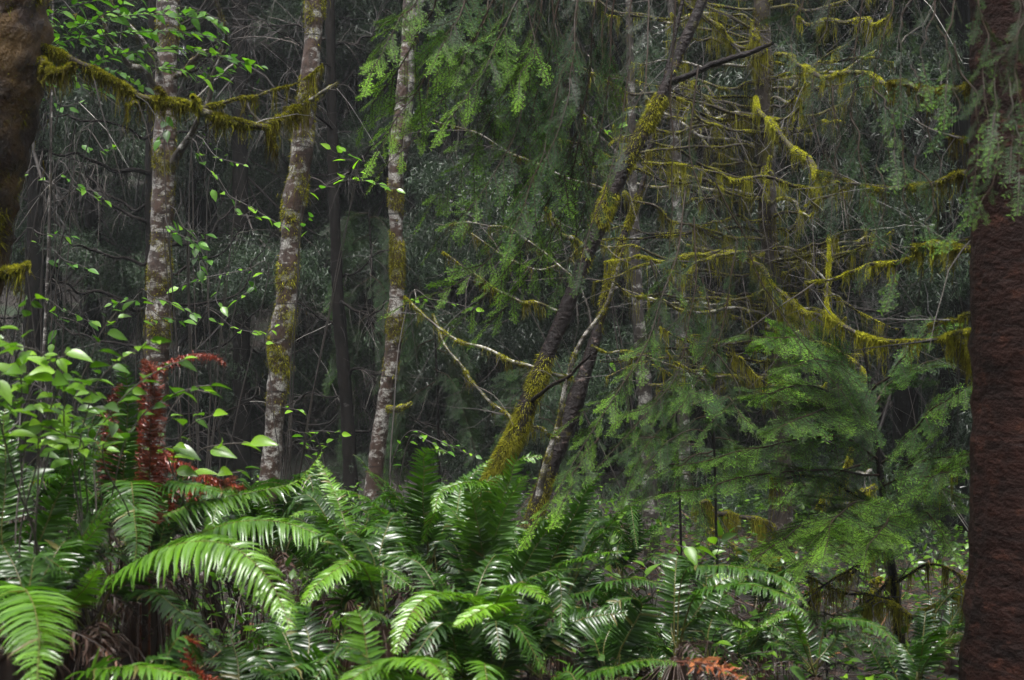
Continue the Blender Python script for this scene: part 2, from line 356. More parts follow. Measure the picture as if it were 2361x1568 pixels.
# ------------------------------------------------------------------ ground
def build_ground():
    xs = np.concatenate([np.linspace(-60, -8, 40, endpoint=False), np.linspace(-8, 8, 150, endpoint=False), np.linspace(8, 60, 41)])
    ys = np.concatenate([np.linspace(-30, 1, 20, endpoint=False), np.linspace(1, 16, 150, endpoint=False), np.linspace(16, 70, 90)])
    X, Y = np.meshgrid(xs, ys)
    Z = hterr(X, Y)+rng.normal(0, 0.012, X.shape)
    mb = MB(); mb.add(np.stack([X, Y, Z], -1).reshape(-1, 3), Q=grid_idx(len(ys), len(xs)), a=0.5)
    tag(mb.build('ground', M['ground']), 'dark brown forest floor rising to a slope behind the trees', kind='structure')
build_ground()

# ------------------------------------------------------------------ trunks and mossy limbs
def to_ground(pts, Y, du=0, w=None):
    """carry a digitised trunk on down to the soil"""
    W = path(pts, Y); b = W[-1].copy(); d = W[-1]-W[-2]
    g = ground(b)-0.15
    if b[2] > g:
        k = (b[2]-g); sl = d[:2]/abs(d[2]) if abs(d[2]) > 1e-6 else A(0, 0)
        e = b.copy(); e[:2] += sl*k*0.6; e[2] = g; e[3] *= 1.12
        m = max(1, int(round(k/max(abs(d[2]), .05)))); W = np.vstack([W]+[b*(1-j/m)+e*(j/m) for j in range(1, m+1)])
    return W
def to_sky(W, h, taper=0.75):
    d = W[0]-W[1]; t = W[0].copy(); k = h/max(abs(d[2]), 1e-3); t[:3] += d[:3]*k*np.array([.6, 1, 1]); t[3] *= taper
    m = max(1, int(round(k))); return np.vstack([t*(1-j/m)+W[0]*(j/m) for j in range(m)]+[W])
def trunk_tree(name, label, pts, Y, mat, moss_n=0, moss_where=None, k=16, sky_h=1.6, tint=0.5, group=None, rough=0.07, hi=0.02, knobs=0, tuftw=0.0022, wav=1.0):
    W = to_sky(to_ground(pts, Y), sky_h)
    b = W[-1, :3]; root = thing(name, label, 'tree', (b[0], b[1], ground(b)), group)
    n = 120; S = smooth(W, n)
    t = np.arange(n); S[:, 3] *= 1+wav*(0.05*np.sin(t*0.7)+0.06*np.sin(t*0.23+1))+rng.normal(0, .012, n)
    mb = MB(); tubes(mb, S[:, :3], S[:, 3], k, 0.5, 0.07*rough/0.07)
    mb.build('trunk', mat, root)
    if moss_n:
        mm = MB(); keep = None
        if moss_where is not None:
            v = 784-(S[:, 2]-CAMZ)/(0.72*Y)*2361
            keep = np.concatenate([np.where((v > a) & (v < b_))[0] for a, b_ in moss_where])
        tufts(mm, S, moss_n*1.8, 0.006, hi, 0.0, tuftw, tint, 0.9, keep, noisy=14, jit=2.2, cut=-.35 if 'glossy' in label else -.2)
        strands(mm, S, moss_n//20, 0.02, 0.06, 0.0016, tint-0.1, keep)
        mm.build('moss', M['moss'], root)
    return root, S
def branch(root, pts, Y, Y2=None, mat='mossbark', moss=1500, hang=150, hl=(0.03, 0.12), tint=0.65, hi=0.02, n=30, top=0.8, twigs=0, tname='branch', amp=0.004, part_tw=True):
    W = path(pts, Y, Y2); S = smooth(W, n); S = wobble(S, amp)
    mb = MB(); tubes(mb, S[:, :3], S[:, 3], 7, 0.5, 0.14)
    b = mb.build(tname, M[mat], root)
    mm = MB()
    if moss:
        # moss comes and goes along the limb
        t_ = np.arange(n)*40/n
        prof = np.clip(.55+.32*np.sin(t_*rng.uniform(.4, .8)+rng.uniform(0, 6))+.25*np.sin(t_*rng.uniform(1.1, 1.9)+rng.uniform(0, 6))+rng.normal(0, .08, n), .05, 1.15)
        keep = np.where(prof > .5)[0]
        if len(keep) < 4: keep = np.arange(n)
        S2 = S.copy(); S2[:, 3] *= 1+.08*prof
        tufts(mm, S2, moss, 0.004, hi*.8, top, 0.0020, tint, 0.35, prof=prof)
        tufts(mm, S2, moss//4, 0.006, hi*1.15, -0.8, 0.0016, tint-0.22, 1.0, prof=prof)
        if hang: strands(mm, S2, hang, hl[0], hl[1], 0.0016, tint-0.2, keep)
        mm.build('moss', M['moss'], b)
    if twigs:
        tw = MB(); side_twigs(tw, S, twigs, 0.10, 0.45)
        tw.build('twigs', M['twig'], b)
    return b, S
def side_twigs(mb, S, n, lo, hi, tint=0.30, down=0.35, r0=0.0025, k=3, npt=6):
    s = rng.uniform(0.1, 1, n)*(len(S)-1.001); i = s.astype(int); P = S[i, :3]; tg = nrm(S[i+1, :3]-S[i, :3])
    d = nrm(nrm(rng.normal(0, 1, P.shape))*0.9+tg*0.7+A(0, 0, -down)); L = rng.uniform(lo, hi, n)
    t = np.linspace(0, 1, npt)
    bend = rng.normal(0, 0.25, P.shape)+A(0, 0, -0.15)
    Pt = P[:, None]+L[:, None, None]*(t[None, :, None]*d[:, None]+(t**2)[None, :, None]*bend[:, None])
    Pt += rng.normal(0, 0.006, Pt.shape)*t[None, :, None]
    R = (r0*rng.uniform(.6, 1.3, n))[:, None]*(1-0.75*t)[None]
    tubes(mb, Pt, R, k, np.clip(rng.normal(tint, 0.25, n), 0, 1))
    return Pt, d, L

# big moss-streaked trunk, top left
T0, S = trunk_tree('mossy_tree', 'thick dark rusty trunk with orange moss cut off at the upper left edge',
    [(-2, -60, 222), (-5, 60, 220), (-13, 150, 220), (-24, 230, 218), (-40, 310, 215), (-62, 400, 214), (-80, 500, 214), (-92, 580, 215), (-107, 650, 220), (-150, 800, 225), (-200, 1000, 235)], 4.2, M['leftbark'], 9000, [(-60, 85), (130, 165), (250, 420), (455, 600)], 28, 1.5, 0.42, None, 0.14, 0.03, wav=.3)
branch(T0, [(88, 108, 25), (150, 130, 20), (210, 158, 19), (270, 192, 18), (318, 222, 17), (365, 236, 20), (420, 243, 20), (465, 257, 19), (520, 276, 20), (580, 287, 18), (622, 292, 10)], 4.2, 4.6, moss=14000, hang=900, hl=(0.02, 0.09), tint=0.62, hi=0.016, n=70, twigs=10)
branch(T0, [(470, 250, 12), (500, 238, 9), (545, 232, 7), (585, 225, 6), (612, 214, 4), (680, 190, 2), (745, 150, 1.5)], 4.5, 4.5, moss=2200, hang=160, tint=0.62, hi=0.012, n=30)
branch(T0, [(462, 262, 14), (452, 240, 14), (445, 224, 10)], 4.5, 4.4, moss=1500, hang=20, tint=0.75, n=10)
branch(T0, [(96, 138, 20), (112, 164, 16), (132, 170, 17), (152, 160, 18), (166, 150, 12)], 4.15, 4.0, moss=3200, hang=260, hl=(.02, .09), tint=0.5, n=16)
branch(T0, [(600, 288, 10), (640, 272, 9), (680, 252, 7), (705, 232, 5)], 4.6, 4.8, moss=2200, hang=420, hl=(.03, .12), tint=0.55, n=16)
branch(T0, [(610, 288, 9), (625, 305, 6), (630, 335, 4), (640, 352, 3)], 4.6, 4.6, moss=900, hang=60, tint=0.4, n=10)
branch(T0, [(430, 244, 8), (375, 214, 6), (360, 205, 3)], 4.5, 4.3, moss=700, hang=30, tint=0.4, n=10)
branch(T0, [(330, 232, 8), (300, 236, 6), (294, 246, 4)], 4.5, 4.3, moss=700, hang=60, tint=0.55, n=10)
branch(T0, [(-10, 636, 20), (20, 628, 22), (45, 618, 16), (66, 610, 6)], 4.2, 4.1, moss=3000, hang=60, tint=0.7, n=12)

A1, S1 = trunk_tree('alder_tree', 'speckled alder trunk half hidden by leaves, leftmost of the three pale-spotted trunks',
    [(388, -40, 52), (386, 100, 52), (382, 200, 50), (380, 300, 48), (378, 400, 50), (374, 500, 52), (370, 580, 54), (368, 640, 58), (366, 720, 56), (362, 800, 54), (358, 900, 58), (354, 1060, 60)], 10.0, M['alder'], 12000, [(585, 660), (30, 90), (720, 800), (330, 430)], tint=0.42, hi=0.03, tuftw=0.004)
for pts, mt in (([(384, 190, 14), (345, 115, 12), (300, 62, 10), (262, 10, 8), (250, -20, 6)], 'stick'), ([(360, 200, 14), (330, 165, 15), (295, 150, 13), (262, 95, 10), (240, 40, 6), (190, 10, 4)], 'stick'),
        ([(404, 178, 12), (440, 150, 13), (475, 112, 9)], 'alder'), ([(400, 375, 22), (420, 338, 18), (440, 305, 14), (462, 268, 12), (488, 210, 11), (495, 160, 9), (518, 110, 9), (525, 75, 8), (505, 30, 7), (488, -10, 6)], 'alder_pale')):
    branch(A1, pts, 9.95, 9.5, mat=mt, moss=500, hang=40, tint=0.4, hi=0.03, n=26, twigs=8, amp=0.012)
A2, S2 = trunk_tree('alder_tree', 'mossy alder trunk with white lichen patches, middle of the three pale-spotted trunks',
    [(728, -30, 46), (722, 80, 44), (714, 180, 44), (704, 250, 44), (697, 330, 48), (690, 400, 48), (680, 450, 54), (672, 520, 48), (664, 620, 48), (660, 700, 50), (648, 780, 52), (644, 850, 50), (636, 930, 44), (630, 1010, 46), (624, 1080, 48), (615, 1180, 54)], 9.0, M['alder'], 16000, [(430, 485), (610, 645), (720, 870), (215, 270), (-20, 20), (430, 470)], tint=0.52, hi=0.03, tuftw=0.0035)
branch(A2, [(714, 232, 10), (745, 212, 8), (765, 198, 6), (778, 190, 4)], 8.95, 8.7, mat='stick', moss=150, hang=10, n=10, twigs=4)
branch(A2, [(700, 262, 12), (672, 255, 10), (655, 250, 6)], 8.9, 8.6, moss=1500, hang=200, hl=(.03, .2), tint=0.5, n=10, twigs=14)
A3, S3 = trunk_tree('alder_tree', 'slender alder with a twin upper stem, rightmost of the three pale-spotted trunks',
    [(944, -20, 26), (938, 100, 28), (930, 200, 32), (921, 300, 34), (914, 380, 36), (912, 480, 34), (916, 580, 32), (915, 680, 34), (909, 760, 36), (902, 840, 36), (890, 910, 36), (878, 980, 36), (868, 1060, 38), (862, 1120, 40)], 10.0, M['alder'], 9000, [(545, 640), (740, 800), (430, 470)], tint=0.42, hi=0.028, tuftw=0.0035)
branch(A3, [(926, 385, 18), (940, 320, 17), (946, 230, 15), (950, 120, 14), (958, 20, 12), (960, -40, 11)], 9.93, 9.8, mat='alder_pale', moss=500, hang=80, n=40, tname='stem')
branch(A3, [(895, 942, 14), (920, 943, 16), (935, 936, 9), (947, 928, 6)], 9.9, 9.6, mat='alder_pale', moss=900, hang=20, tint=0.8, n=10)
D1, _ = trunk_tree('conifer_tree', 'thin black straight trunk between the middle and right spotted trunks',
    [(760, -30, 22), (763, 150, 24), (766, 300, 24), (772, 500, 26), (780, 700, 28), (792, 850, 30), (800, 950, 32), (806, 1060, 34)], 11.6, M['dark'], 0)
L1, SL1 = trunk_tree('cherry_tree', 'glossy dark trunk leaning steeply to the right with a mossy foot',
    [(1650, -80, 22), (1612, 20, 24), (1572, 110, 26), (1540, 190, 28), (1500, 270, 33), (1460, 345, 34), (1420, 420, 38), (1388, 500, 41), (1360, 570, 36), (1325, 660, 34), (1295, 740, 36), (1265, 810, 36), (1242, 870, 38), (1214, 940, 41), (1182, 1015, 41), (1142, 1085, 43), (1100, 1170, 46)], 7.0, M['cherry'],
    36000, [(420, 545), (860, 1300), (200, 330), (930, 1200), (880, 1250)], tint=0.55, hi=0.03, sky_h=1.2)
branch(L1, [(1548, 188, 18), (1580, 176, 15), (1640, 152, 14), (1700, 130, 13), (1750, 112, 12), (1782, 98, 8)], 6.98, 6.6, mat='cherry', moss=0, n=24)
branch(L1, [(1226, 925, 10), (1270, 890, 9), (1310, 868, 8), (1360, 820, 6)], 6.95, 6.5, mat='cherry', moss=0, n=14, twigs=5)
for pts, y2, mo, ha, ti in [
 ([(1318, 872, 9), (1262, 858, 8), (1180, 835, 8), (1110, 806, 8), (1040, 770, 7), (990, 735, 6), (940, 690, 3)], 7.4, 3600, 260, .72), ([(1230, 985, 7), (1140, 940, 6), (1095, 895, 6), (1050, 820, 6), (1000, 730, 3)], 7.5, 2400, 160, .62),
 ([(1300, 722, 8), (1220, 700, 7), (1160, 672, 6), (1090, 630, 5), (1020, 590, 3)], 6.6, 1500, 260, .6), ([(1345, 575, 12), (1290, 525, 11), (1250, 478, 5)], 6.6, 2600, 160, .72), ([(1330, 650, 5), (1230, 560, 5), (1130, 520, 4), (1000, 510, 2)], 7.5, 700, 160, .55),
 ([(1290, 1010, 6), (1240, 990, 5), (1160, 948, 5)], 7.3, 900, 100, .65), ([(1400, 440, 5), (1300, 400, 5), (1180, 350, 4), (1060, 300, 3), (1000, 270, 2)], 8.0, 500, 120, .5), ([(1360, 560, 4), (1280, 610, 4), (1180, 600, 3), (1080, 540, 2)], 7.8, 500, 160, .55)]:
    branch(L1, pts, 7.05, y2, mat='stick', moss=mo, hang=ha, tint=ti, n=40, hi=.013, twigs=16, hl=(.02, .09), amp=.012)
L2, _ = trunk_tree('mossy_tree', 'dark forked trunk leaning right just behind the glossy leaning trunk',
    [(1480, 430, 12), (1440, 540, 15), (1405, 650, 19), (1378, 760, 26), (1348, 860, 33), (1318, 950, 38), (1288, 1030, 38), (1258, 1110, 38), (1232, 1190, 40), (1205, 1260, 43)], 8.2, M['cherry'], 9000, [(400, 700), (1100, 1250)], tint=0.5, hi=0.025)
branch(L2, [(1240, 1150, 16), (1262, 1060, 15), (1285, 980, 13), (1300, 900, 11), (1335, 800, 10), (1400, 700, 8), (1440, 560, 7)], 8.0, 7.8, mat='stick', moss=1800, hang=100, tint=0.55, n=40, tname='stem')
R1, SR1 = trunk_tree('mossy_tree', 'upright moss-covered trunk with many yellow mossy branches, right of centre',
    [(1755, -30, 36), (1757, 60, 40), (1760, 150, 42), (1762, 300, 42), (1768, 400, 42), (1770, 500, 42), (1776, 600, 42), (1784, 700, 40), (1794, 800, 40), (1800, 950, 38), (1803, 1080, 46), (1800, 1180, 56), (1796, 1300, 62)], 8.5, M['mossbark'], 7000, [(-40, 330), (500, 600), (1100, 1300)], tint=0.30, hi=0.03, tuftw=0.003)
MB_R1 = [  # pts, Y, Y2, moss, hang, tint
 ([(1560, -20, 14), (1600, 25, 16), (1650, 70, 18), (1700, 95, 17), (1752, 112, 15)], 8.2, 8.4, 6500, 400, 0.66),
 ([(1748, 150, 26), (1745, 90, 24), (1752, 60, 10)], 8.3, 8.3, 3500, 900, 0.62),
 ([(1742, 225, 12), (1775, 285, 15), (1830, 345, 20), (1880, 388, 20), (1932, 428, 14)], 8.3, 7.2, 8000, 700, 0.82),
 ([(1480, 375, 6), (1600, 385, 8), (1700, 408, 11), (1800, 425, 12), (1890, 442, 9)], 7.4, 7.8, 4500, 400, 0.7),
 ([(1395, 605, 7), (1470, 602, 9), (1560, 590, 10), (1640, 583, 11), (1730, 590, 12)], 7.3, 8.2, 5200, 260, 0.72),
 ([(1735, 590, 14), (1758, 635, 15), (1800, 675, 13), (1850, 705, 15), (1890, 745, 9)], 8.3, 7.6, 5200, 900, 0.68),
 ([(1790, 125, 13), (1850, 148, 12), (1900, 165, 14), (1960, 178, 15), (2050, 190, 12)], 8.4, 6.4, 5200, 300, 0.7),
 ([(1330, 150, 5), (1400, 188, 7), (1480, 213, 9), (1600, 240, 10), (1740, 272, 12)], 7.6, 8.3, 1800, 300, 0.5),
 ([(1440, 445, 10), (1520, 498, 9), (1620, 522, 9), (1750, 566, 11)], 7.7, 8.4, 2600, 400, 0.6),
 ([(1290, 322, 5), (1450, 352, 7), (1620, 342, 9), (1745, 330, 11)], 7.6, 8.3, 1600, 300, 0.5),
 ([(1560, 690, 6), (1650, 720, 8), (1700, 690, 8), (1780, 660, 10)], 8.0, 8.4, 1500, 200, 0.6),
 ([(1600, 1160, 8), (1650, 1172, 16), (1700, 1186, 16), (1790, 1222, 12)], 8.0, 8.4, 4000, 2200, 0.62),
 ([(1690, 800, 5), (1740, 870, 8), (1790, 905, 10)], 8.0, 8.4, 1500, 400, 0.6),
 ([(1840, 40, 6), (1920, 55, 13), (2000, 50, 14), (2060, 35, 8)], 8.0, 7.0, 3600, 400, 0.68),
 ([(1785, 500, 10), (1860, 480, 9), (1940, 440, 7), (2010, 430, 5)], 8.4, 7.8, 800, 200, 0.55),
 ([(1780, 250, 10), (1830, 232, 8), (1870, 205, 6)], 8.4, 8.0, 300, 100, 0.4),
 ([(1785, 575, 9), (1860, 565, 9), (1930, 552, 9), (2010, 520, 6)], 8.4, 7.8, 900, 300, 0.55),
 ([(1775, 360, 7), (1770, 395, 12), (1768, 430, 8)], 8.3, 8.2, 1500, 300, 0.75),
 ([(1790, 760, 10), (1805, 690, 13), (1830, 700, 10)], 8.3, 8.0, 2000, 1500, 0.66),
]
for pts, y1, y2, mo, ha, ti in MB_R1:
    branch(R1, [(p[0], p[1], p[2]*.72) for p in pts], y1, y2, moss=int(mo*.8), hang=ha, tint=ti+.06, hi=0.018, n=34, twigs=20, hl=(0.03, 0.16), amp=0.018)
# bare and lightly mossed sticks crossing the tangle
for i in range(84):
    v0 = rng.uniform(-20, 900); sgn = -1 if rng.random() < 0.66 else 1
    ln = rng.uniform(130, 430)*(1 if sgn < 0 else 0.7); dy = rng.uniform(-150, 60)+(60 if v0 > 500 else 0)
    pts = [(1768, v0, rng.uniform(4, 8)), (1768+sgn*ln*0.4, v0+dy*0.2, 7), (1768+sgn*ln*0.75, v0+dy*0.6, 5), (1768+sgn*ln, v0+dy, 2.5)]
    branch(R1, pts, 8.5, 8.5+rng.uniform(-1.6, 1.6), mat=rng.choice(['stick', 'mossbark', 'dark']), moss=int(rng.uniform(600, 2400)), hang=int(rng.uniform(20, 160)), tint=0.72, n=24, twigs=18, amp=0.018, hi=.012, hl=(.03, .16))

RT, SRT = trunk_tree('hemlock_tree', 'massive straight reddish-brown trunk filling the right edge',
    [(2440, -40, 388), (2440, 200, 388), (2442, 400, 388), (2443, 700, 388), (2443, 1000, 388), (2440, 1200, 392), (2436, 1400, 402), (2430, 1600, 412)], 3.6, M['redbark'], 0, None, 64, 3.2, rough=0.03, wav=0.12)
for pts, y1, y2, mo, ha, ti in [
 ([(2262, 205, 20), (2200, 204, 17), (2135, 207, 16), (2050, 192, 10)], 3.75, 4.6, 6000, 500, 0.42),
 ([(2262, 402, 18), (2220, 408, 15), (2160, 422, 14), (2110, 428, 12), (2040, 434, 13), (1980, 428, 8), (1890, 400, 4)], 3.75, 5.0, 5200, 300, 0.55),
 ([(2262, 566, 18), (2200, 568, 14), (2150, 565, 12), (2108, 562, 8)], 3.75, 4.2, 4200, 260, 0.66),
 ([(2130, 585, 5), (2055, 604, 9), (1990, 618, 9), (1940, 638, 6), (1860, 648, 4)], 4.4, 5.2, 2600, 160, 0.72),
 ([(2262, 765, 15), (2220, 768, 14), (2170, 778, 11), (2110, 782, 10), (2030, 782, 9), (1960, 762, 9), (1922, 735, 8), (1910, 700, 7), (1912, 620, 5), (1905, 540, 3)], 3.75, 5.4, 7500, 800, 0.74),
 ([(2262, 812, 12), (2230, 800, 9), (2195, 788, 8)], 3.75, 4.2, 1500, 700, 0.6),
 ([(2262, 715, 7), (2200, 735, 6), (2140, 752, 5)], 3.75, 4.4, 900, 60, 0.6),
 ([(2262, 328, 9), (2220, 322, 8), (2180, 312, 4)], 3.75, 4.2, 500, 50, 0.4),
 ([(2262, 540, 7), (2200, 555, 5), (2120, 572, 4)], 3.75, 4.4, 100, 10, 0.5),
]:
    branch(RT, pts, y1, y2, moss=mo, hang=ha, tint=ti, hi=0.014, n=36, twigs=10, hl=(0.02, 0.10), amp=0.005)

# pale and dark trunks farther back
trunk_tree('alder_tree', 'pale speckled trunk seen through needles left of the mossy upright one',
    [(1552, 150, 22), (1560, 400, 24), (1566, 620, 26), (1572, 800, 28), (1576, 1000, 28), (1578, 1150, 30)], 12.5, M['alder_pale'], 300, sky_h=3)
trunk_tree('alder_tree', 'pale blotched trunk with its foot behind the salal at lower centre right',
    [(1462, 500, 20), (1470, 700, 28), (1482, 850, 32), (1492, 1000, 34), (1498, 1150, 36), (1504, 1300, 38)], 9.2, M['alder_pale'], 600, sky_h=2)
trunk_tree('conifer_tree', 'broad dark trunk with white lichen flecks behind the mossy upright trunk',
    [(1652, -30, 62), (1646, 150, 62), (1638, 300, 66), (1634, 600, 70), (1628, 800, 74), (1612, 1000, 78)], 13.5, M['dark'], 0)
trunk_tree('conifer_tree', 'dim dark trunk behind the top of the glossy leaning trunk',
    [(1446, -30, 28), (1440, 200, 30), (1434, 400, 32), (1420, 700, 34), (1410, 1000, 36)], 15, M['dark'], 0)
trunk_tree('conifer_tree', 'slim dark trunk in the gap left of the glossy leaning trunk',
    [(1180, 500, 16), (1186, 700, 20), (1190, 900, 22), (1192, 1050, 22)], 16, M['dark'], 0, sky_h=4)
BD, _ = trunk_tree('conifer_tree', 'dark thin trunk partly hidden behind the leftmost spotted trunk',
    [(352, -30, 20), (350, 300, 26), (348, 600, 28), (348, 900, 30)], 12.5, M['dark'], 0)
for pts in ([(350, 600), (260, 595), (190, 570), (130, 535)], [(350, 535), (310, 500), (220, 425), (140, 350)], [(350, 312), (280, 300), (180, 270), (80, 245)], [(350, 715), (260, 690), (180, 670), (110, 620)], [(350, 400), (250, 380), (150, 360), (90, 340)],
            [(350, 715), (450, 700), (540, 665), (600, 600), (650, 520)], [(350, 640), (450, 620), (520, 560), (590, 470)], [(350, 590), (430, 560), (500, 520), (560, 470)], [(350, 330), (430, 310), (520, 250), (580, 180)], [(350, 850), (430, 830), (520, 790), (600, 700)],
            [(350, 930), (450, 960), (560, 920), (640, 850)], [(350, 470), (280, 470), (200, 440), (120, 450)], [(350, 230), (280, 190), (200, 170), (130, 180)], [(350, 200), (440, 160), (540, 100), (620, 80)], [(350, 100), (430, 70), (520, 20), (600, -10)], [(350, 790), (270, 800), (190, 770), (130, 730)], [(350, 1000), (450, 1010), (540, 960)]):
    w0 = rng.uniform(7, 12); P_ = [(p[0], p[1], w0*(1-.75*i/(len(pts)-1))) for i, p in enumerate(pts)]
    branch(BD, P_, 12.5, 12.5+rng.uniform(-1.6, .8), mat='dark', moss=0, n=30, twigs=36, amp=.03)
for pts in ([(785, 760), (700, 700), (640, 640)], [(785, 640), (860, 600), (930, 540)], [(775, 420), (840, 360), (900, 300)], [(768, 300), (700, 250), (620, 220)], [(765, 130), (840, 80), (900, 30)], [(765, 90), (690, 60), (600, 70), (520, 40)], [(765, 160), (700, 110), (620, 60), (540, 30)], [(795, 870), (860, 850), (930, 870)], [(795, 900), (700, 920), (620, 960)], [(800, 1000), (900, 960), (1000, 985), (1060, 1020)], [(785, 700), (850, 720), (930, 700)]):
    w0 = rng.uniform(5, 9); P_ = [(p[0], p[1], w0*(1-.75*i/(len(pts)-1))) for i, p in enumerate(pts)]
    branch(D1, P_, 11.6, 11.6+rng.uniform(-1.6, .8), mat='dark', moss=0, n=30, twigs=50, amp=.03)
trunk_tree('alder_tree', 'thin grey sapling trunk in the dim gap left of the leftmost spotted trunk',
    [(120, 200, 5), (116, 420, 6), (112, 560, 7), (104, 760, 8), (96, 900, 9)], 11, M['alder_pale'], 0, sky_h=2, k=8)
print('trunks done')

# ------------------------------------------------------------------ dark conifers with drooping dead limbs behind
def far_conifer_mesh(seed, h, r, live, dead, name, label):
    global rng
    keep_rng = rng; rng = np.random.default_rng(seed)
    root = thing(name, label, 'tree')
    S = smooth([(0, 0, -0.4, r), (rng.normal(0, .08), 0, h*0.5, r*0.8), (rng.normal(0, .15), 0, h, r*0.35)], 30)
    mb = MB(); tubes(mb, S[:, :3], S[:, 3], 9, 0.5, 0.06); mb.build('trunk', M['dark'], root)
    # limbs
    wood = MB(); tw = MB(); gr = MB()
    n = live+dead; zz = np.sort(rng.uniform(0.08, 0.98, n))*h; isdead = np.zeros(n, bool); isdead[rng.permutation(n)[:dead]] = True
    m = 12; t = np.linspace(0, 1, m)
    th = rng.uniform(0, 6.283, n); L = rng.uniform(1.2, 2.9, n)*(1-0.35*zz/h)
    dr = rng.uniform(0.25, 0.6, n); up = rng.uniform(0.1, 0.6, n)*np.where(isdead, 1.0, 0.3)
    hd = np.stack([np.cos(th), np.sin(th), 0*th], 1)
    P = (L[:, None]*t)[:, :, None]*hd[:, None]; P[:, :, 2] = zz[:, None]-dr[:, None]*L[:, None]*np.sin(t*math.pi*0.75)+up[:, None]*L[:, None]*t**2.2
    P += rng.normal(0, 0.02, P.shape)
    R = (rng.uniform(0.010, 0.022, n))[:, None]*(1-0.8*t)
    tubes(wood, P, R, 5, np.clip(rng.normal(.3, .2, n), 0, 1))
    # hanging fine twigs
    k = 20; bi = np.repeat(np.arange(n), k); s = rng.uniform(0.15, 1, n*k)*(m-1.001); i = s.astype(int); f = (s-i)[:, None]
    B = P[bi, i]*(1-f)+P[bi, i+1]*f; q = 5; tt = np.linspace(0, 1, q)
    side = np.cross(hd[bi], UP)*rng.choice([-1, 1], n*k)[:, None]
    d = nrm(side*rng.uniform(0.1, 1, n*k)[:, None]+hd[bi]*0.5+A(0, 0, -1)*rng.uniform(0.2, 1.3, n*k)[:, None]); l = rng.uniform(0.2, 0.75, n*k)
    Pt = B[:, None]+(l[:, None]*tt)[:, :, None]*d[:, None]; Pt[:, :, 2] -= (l[:, None]*tt**2)*0.45; Pt += rng.normal(0, 0.01, Pt.shape)
    tubes(tw, Pt, 0.0032*(1-0.6*tt)[None]*np.ones((n*k, 1)), 3, np.clip(rng.normal(.32, .27, n*k), 0, 1))
    # needle curtains on the live limbs
    live_i = np.where(~isdead)[0]
    if len(live_i):
        kk = 24; bi = np.repeat(live_i, kk); s = rng.uniform(0.2, 1, len(bi))*(m-1.001); i = s.astype(int); B = P[bi, i]
        sgn = rng.choice([-1, 1], len(bi))[:, None]; D = nrm(hd[bi]*rng.uniform(.3, 1, (len(bi), 1))+np.cross(hd[bi], UP)*sgn*rng.uniform(.2, 1, (len(bi), 1))+A(0, 0, -0.35)+rng.normal(0, .15, (len(bi), 3)))
        X, Y, Z = axes(D)
        for q in range(3):
            sel = rng.integers(0, 3, len(bi)) == q
            inst(gr, FAR[q], X[sel], Y[sel], Z[sel], B[sel], rng.uniform(0.7, 1.2, sel.sum()), rng.uniform(-.2, .25, sel.sum()))
    wood.build('limbs', M['twig'], root); tw.build('twigs', M['twig'], root)
    if gr.n: gr.build('needles', M['far'], root, smooth_=False)
    rng = keep_rng
    return root
G_FAR = 'dark conifers standing behind the pale trunks'
LAB_G = 'tall dark conifer with drooping green needle curtains in the dim forest behind the pale trunks'
LAB_D = 'bare dark conifer with drooping dead limbs in the dim forest behind the pale trunks'
protos = [far_conifer_mesh(11, 12, .13, 46, 18, 'conifer_tree', LAB_G), far_conifer_mesh(12, 14, .16, 30, 44, 'conifer_tree', LAB_D),
          far_conifer_mesh(13, 13, .11, 50, 12, 'conifer_tree', LAB_G), far_conifer_mesh(14, 12, .10, 20, 50, 'conifer_tree', LAB_D)]
for p in protos: p['group'] = G_FAR
used = set()
def put_far(k, x, y, sc=1.0):
    r = protos[k] if k not in used else copy_tree(protos[k])
    used.add(k)
    r.location = (x, y, float(hterr(x, y))-0.1); r.rotation_euler = (0, 0, rng.uniform(0, 6.28)); r.scale = (sc, sc, sc)
# u, Y, kind
FARPOS = [(470, 17, 1), (860, 17.5, 0), (210, 15.5, 3), (560, 15, 3), (60, 14.5, 2), (905, 16, 2), (1060, 15.5, 0), (1190, 17.0, 1), (1436, 15.2, 1), (1634, 14, 3), (1330, 14.5, 2), (1900, 13.5, 0), (2080, 12.8, 2),
          (2230, 14, 3), (1760, 16, 1), (450, 19, 1), (680, 19.5, 2), (820, 18.5, 0), (280, 20, 3), (120, 19, 1), (1000, 21, 3), (1270, 20.5, 1), (1540, 19, 2), (1850, 20, 3), (2130, 19, 1), (-60, 17, 0), (2400, 16, 1),
          (370, 25, 2), (600, 26, 1), (900, 26, 1), (1130, 25, 2), (1400, 26, 0), (1700, 26, 1), (2000, 25, 0), (180, 27, 0), (2280, 26, 3), (-20, 25, 1), (2200, 11.8, 0), (500, 32, 0), (780, 33, 2), (250, 34, 2), (1050, 33, 0), (1300, 32, 2), (1600, 34, 0), (1900, 33, 2), (20, 33, 0), (2250, 33, 2)]
for u, Y, k in FARPOS:
    w = at(u, 784, Y); put_far(k, w[0], Y, rng.uniform(0.85, 1.15))
G_NEAR = 'unseen conifers added round the viewpoint for shade'
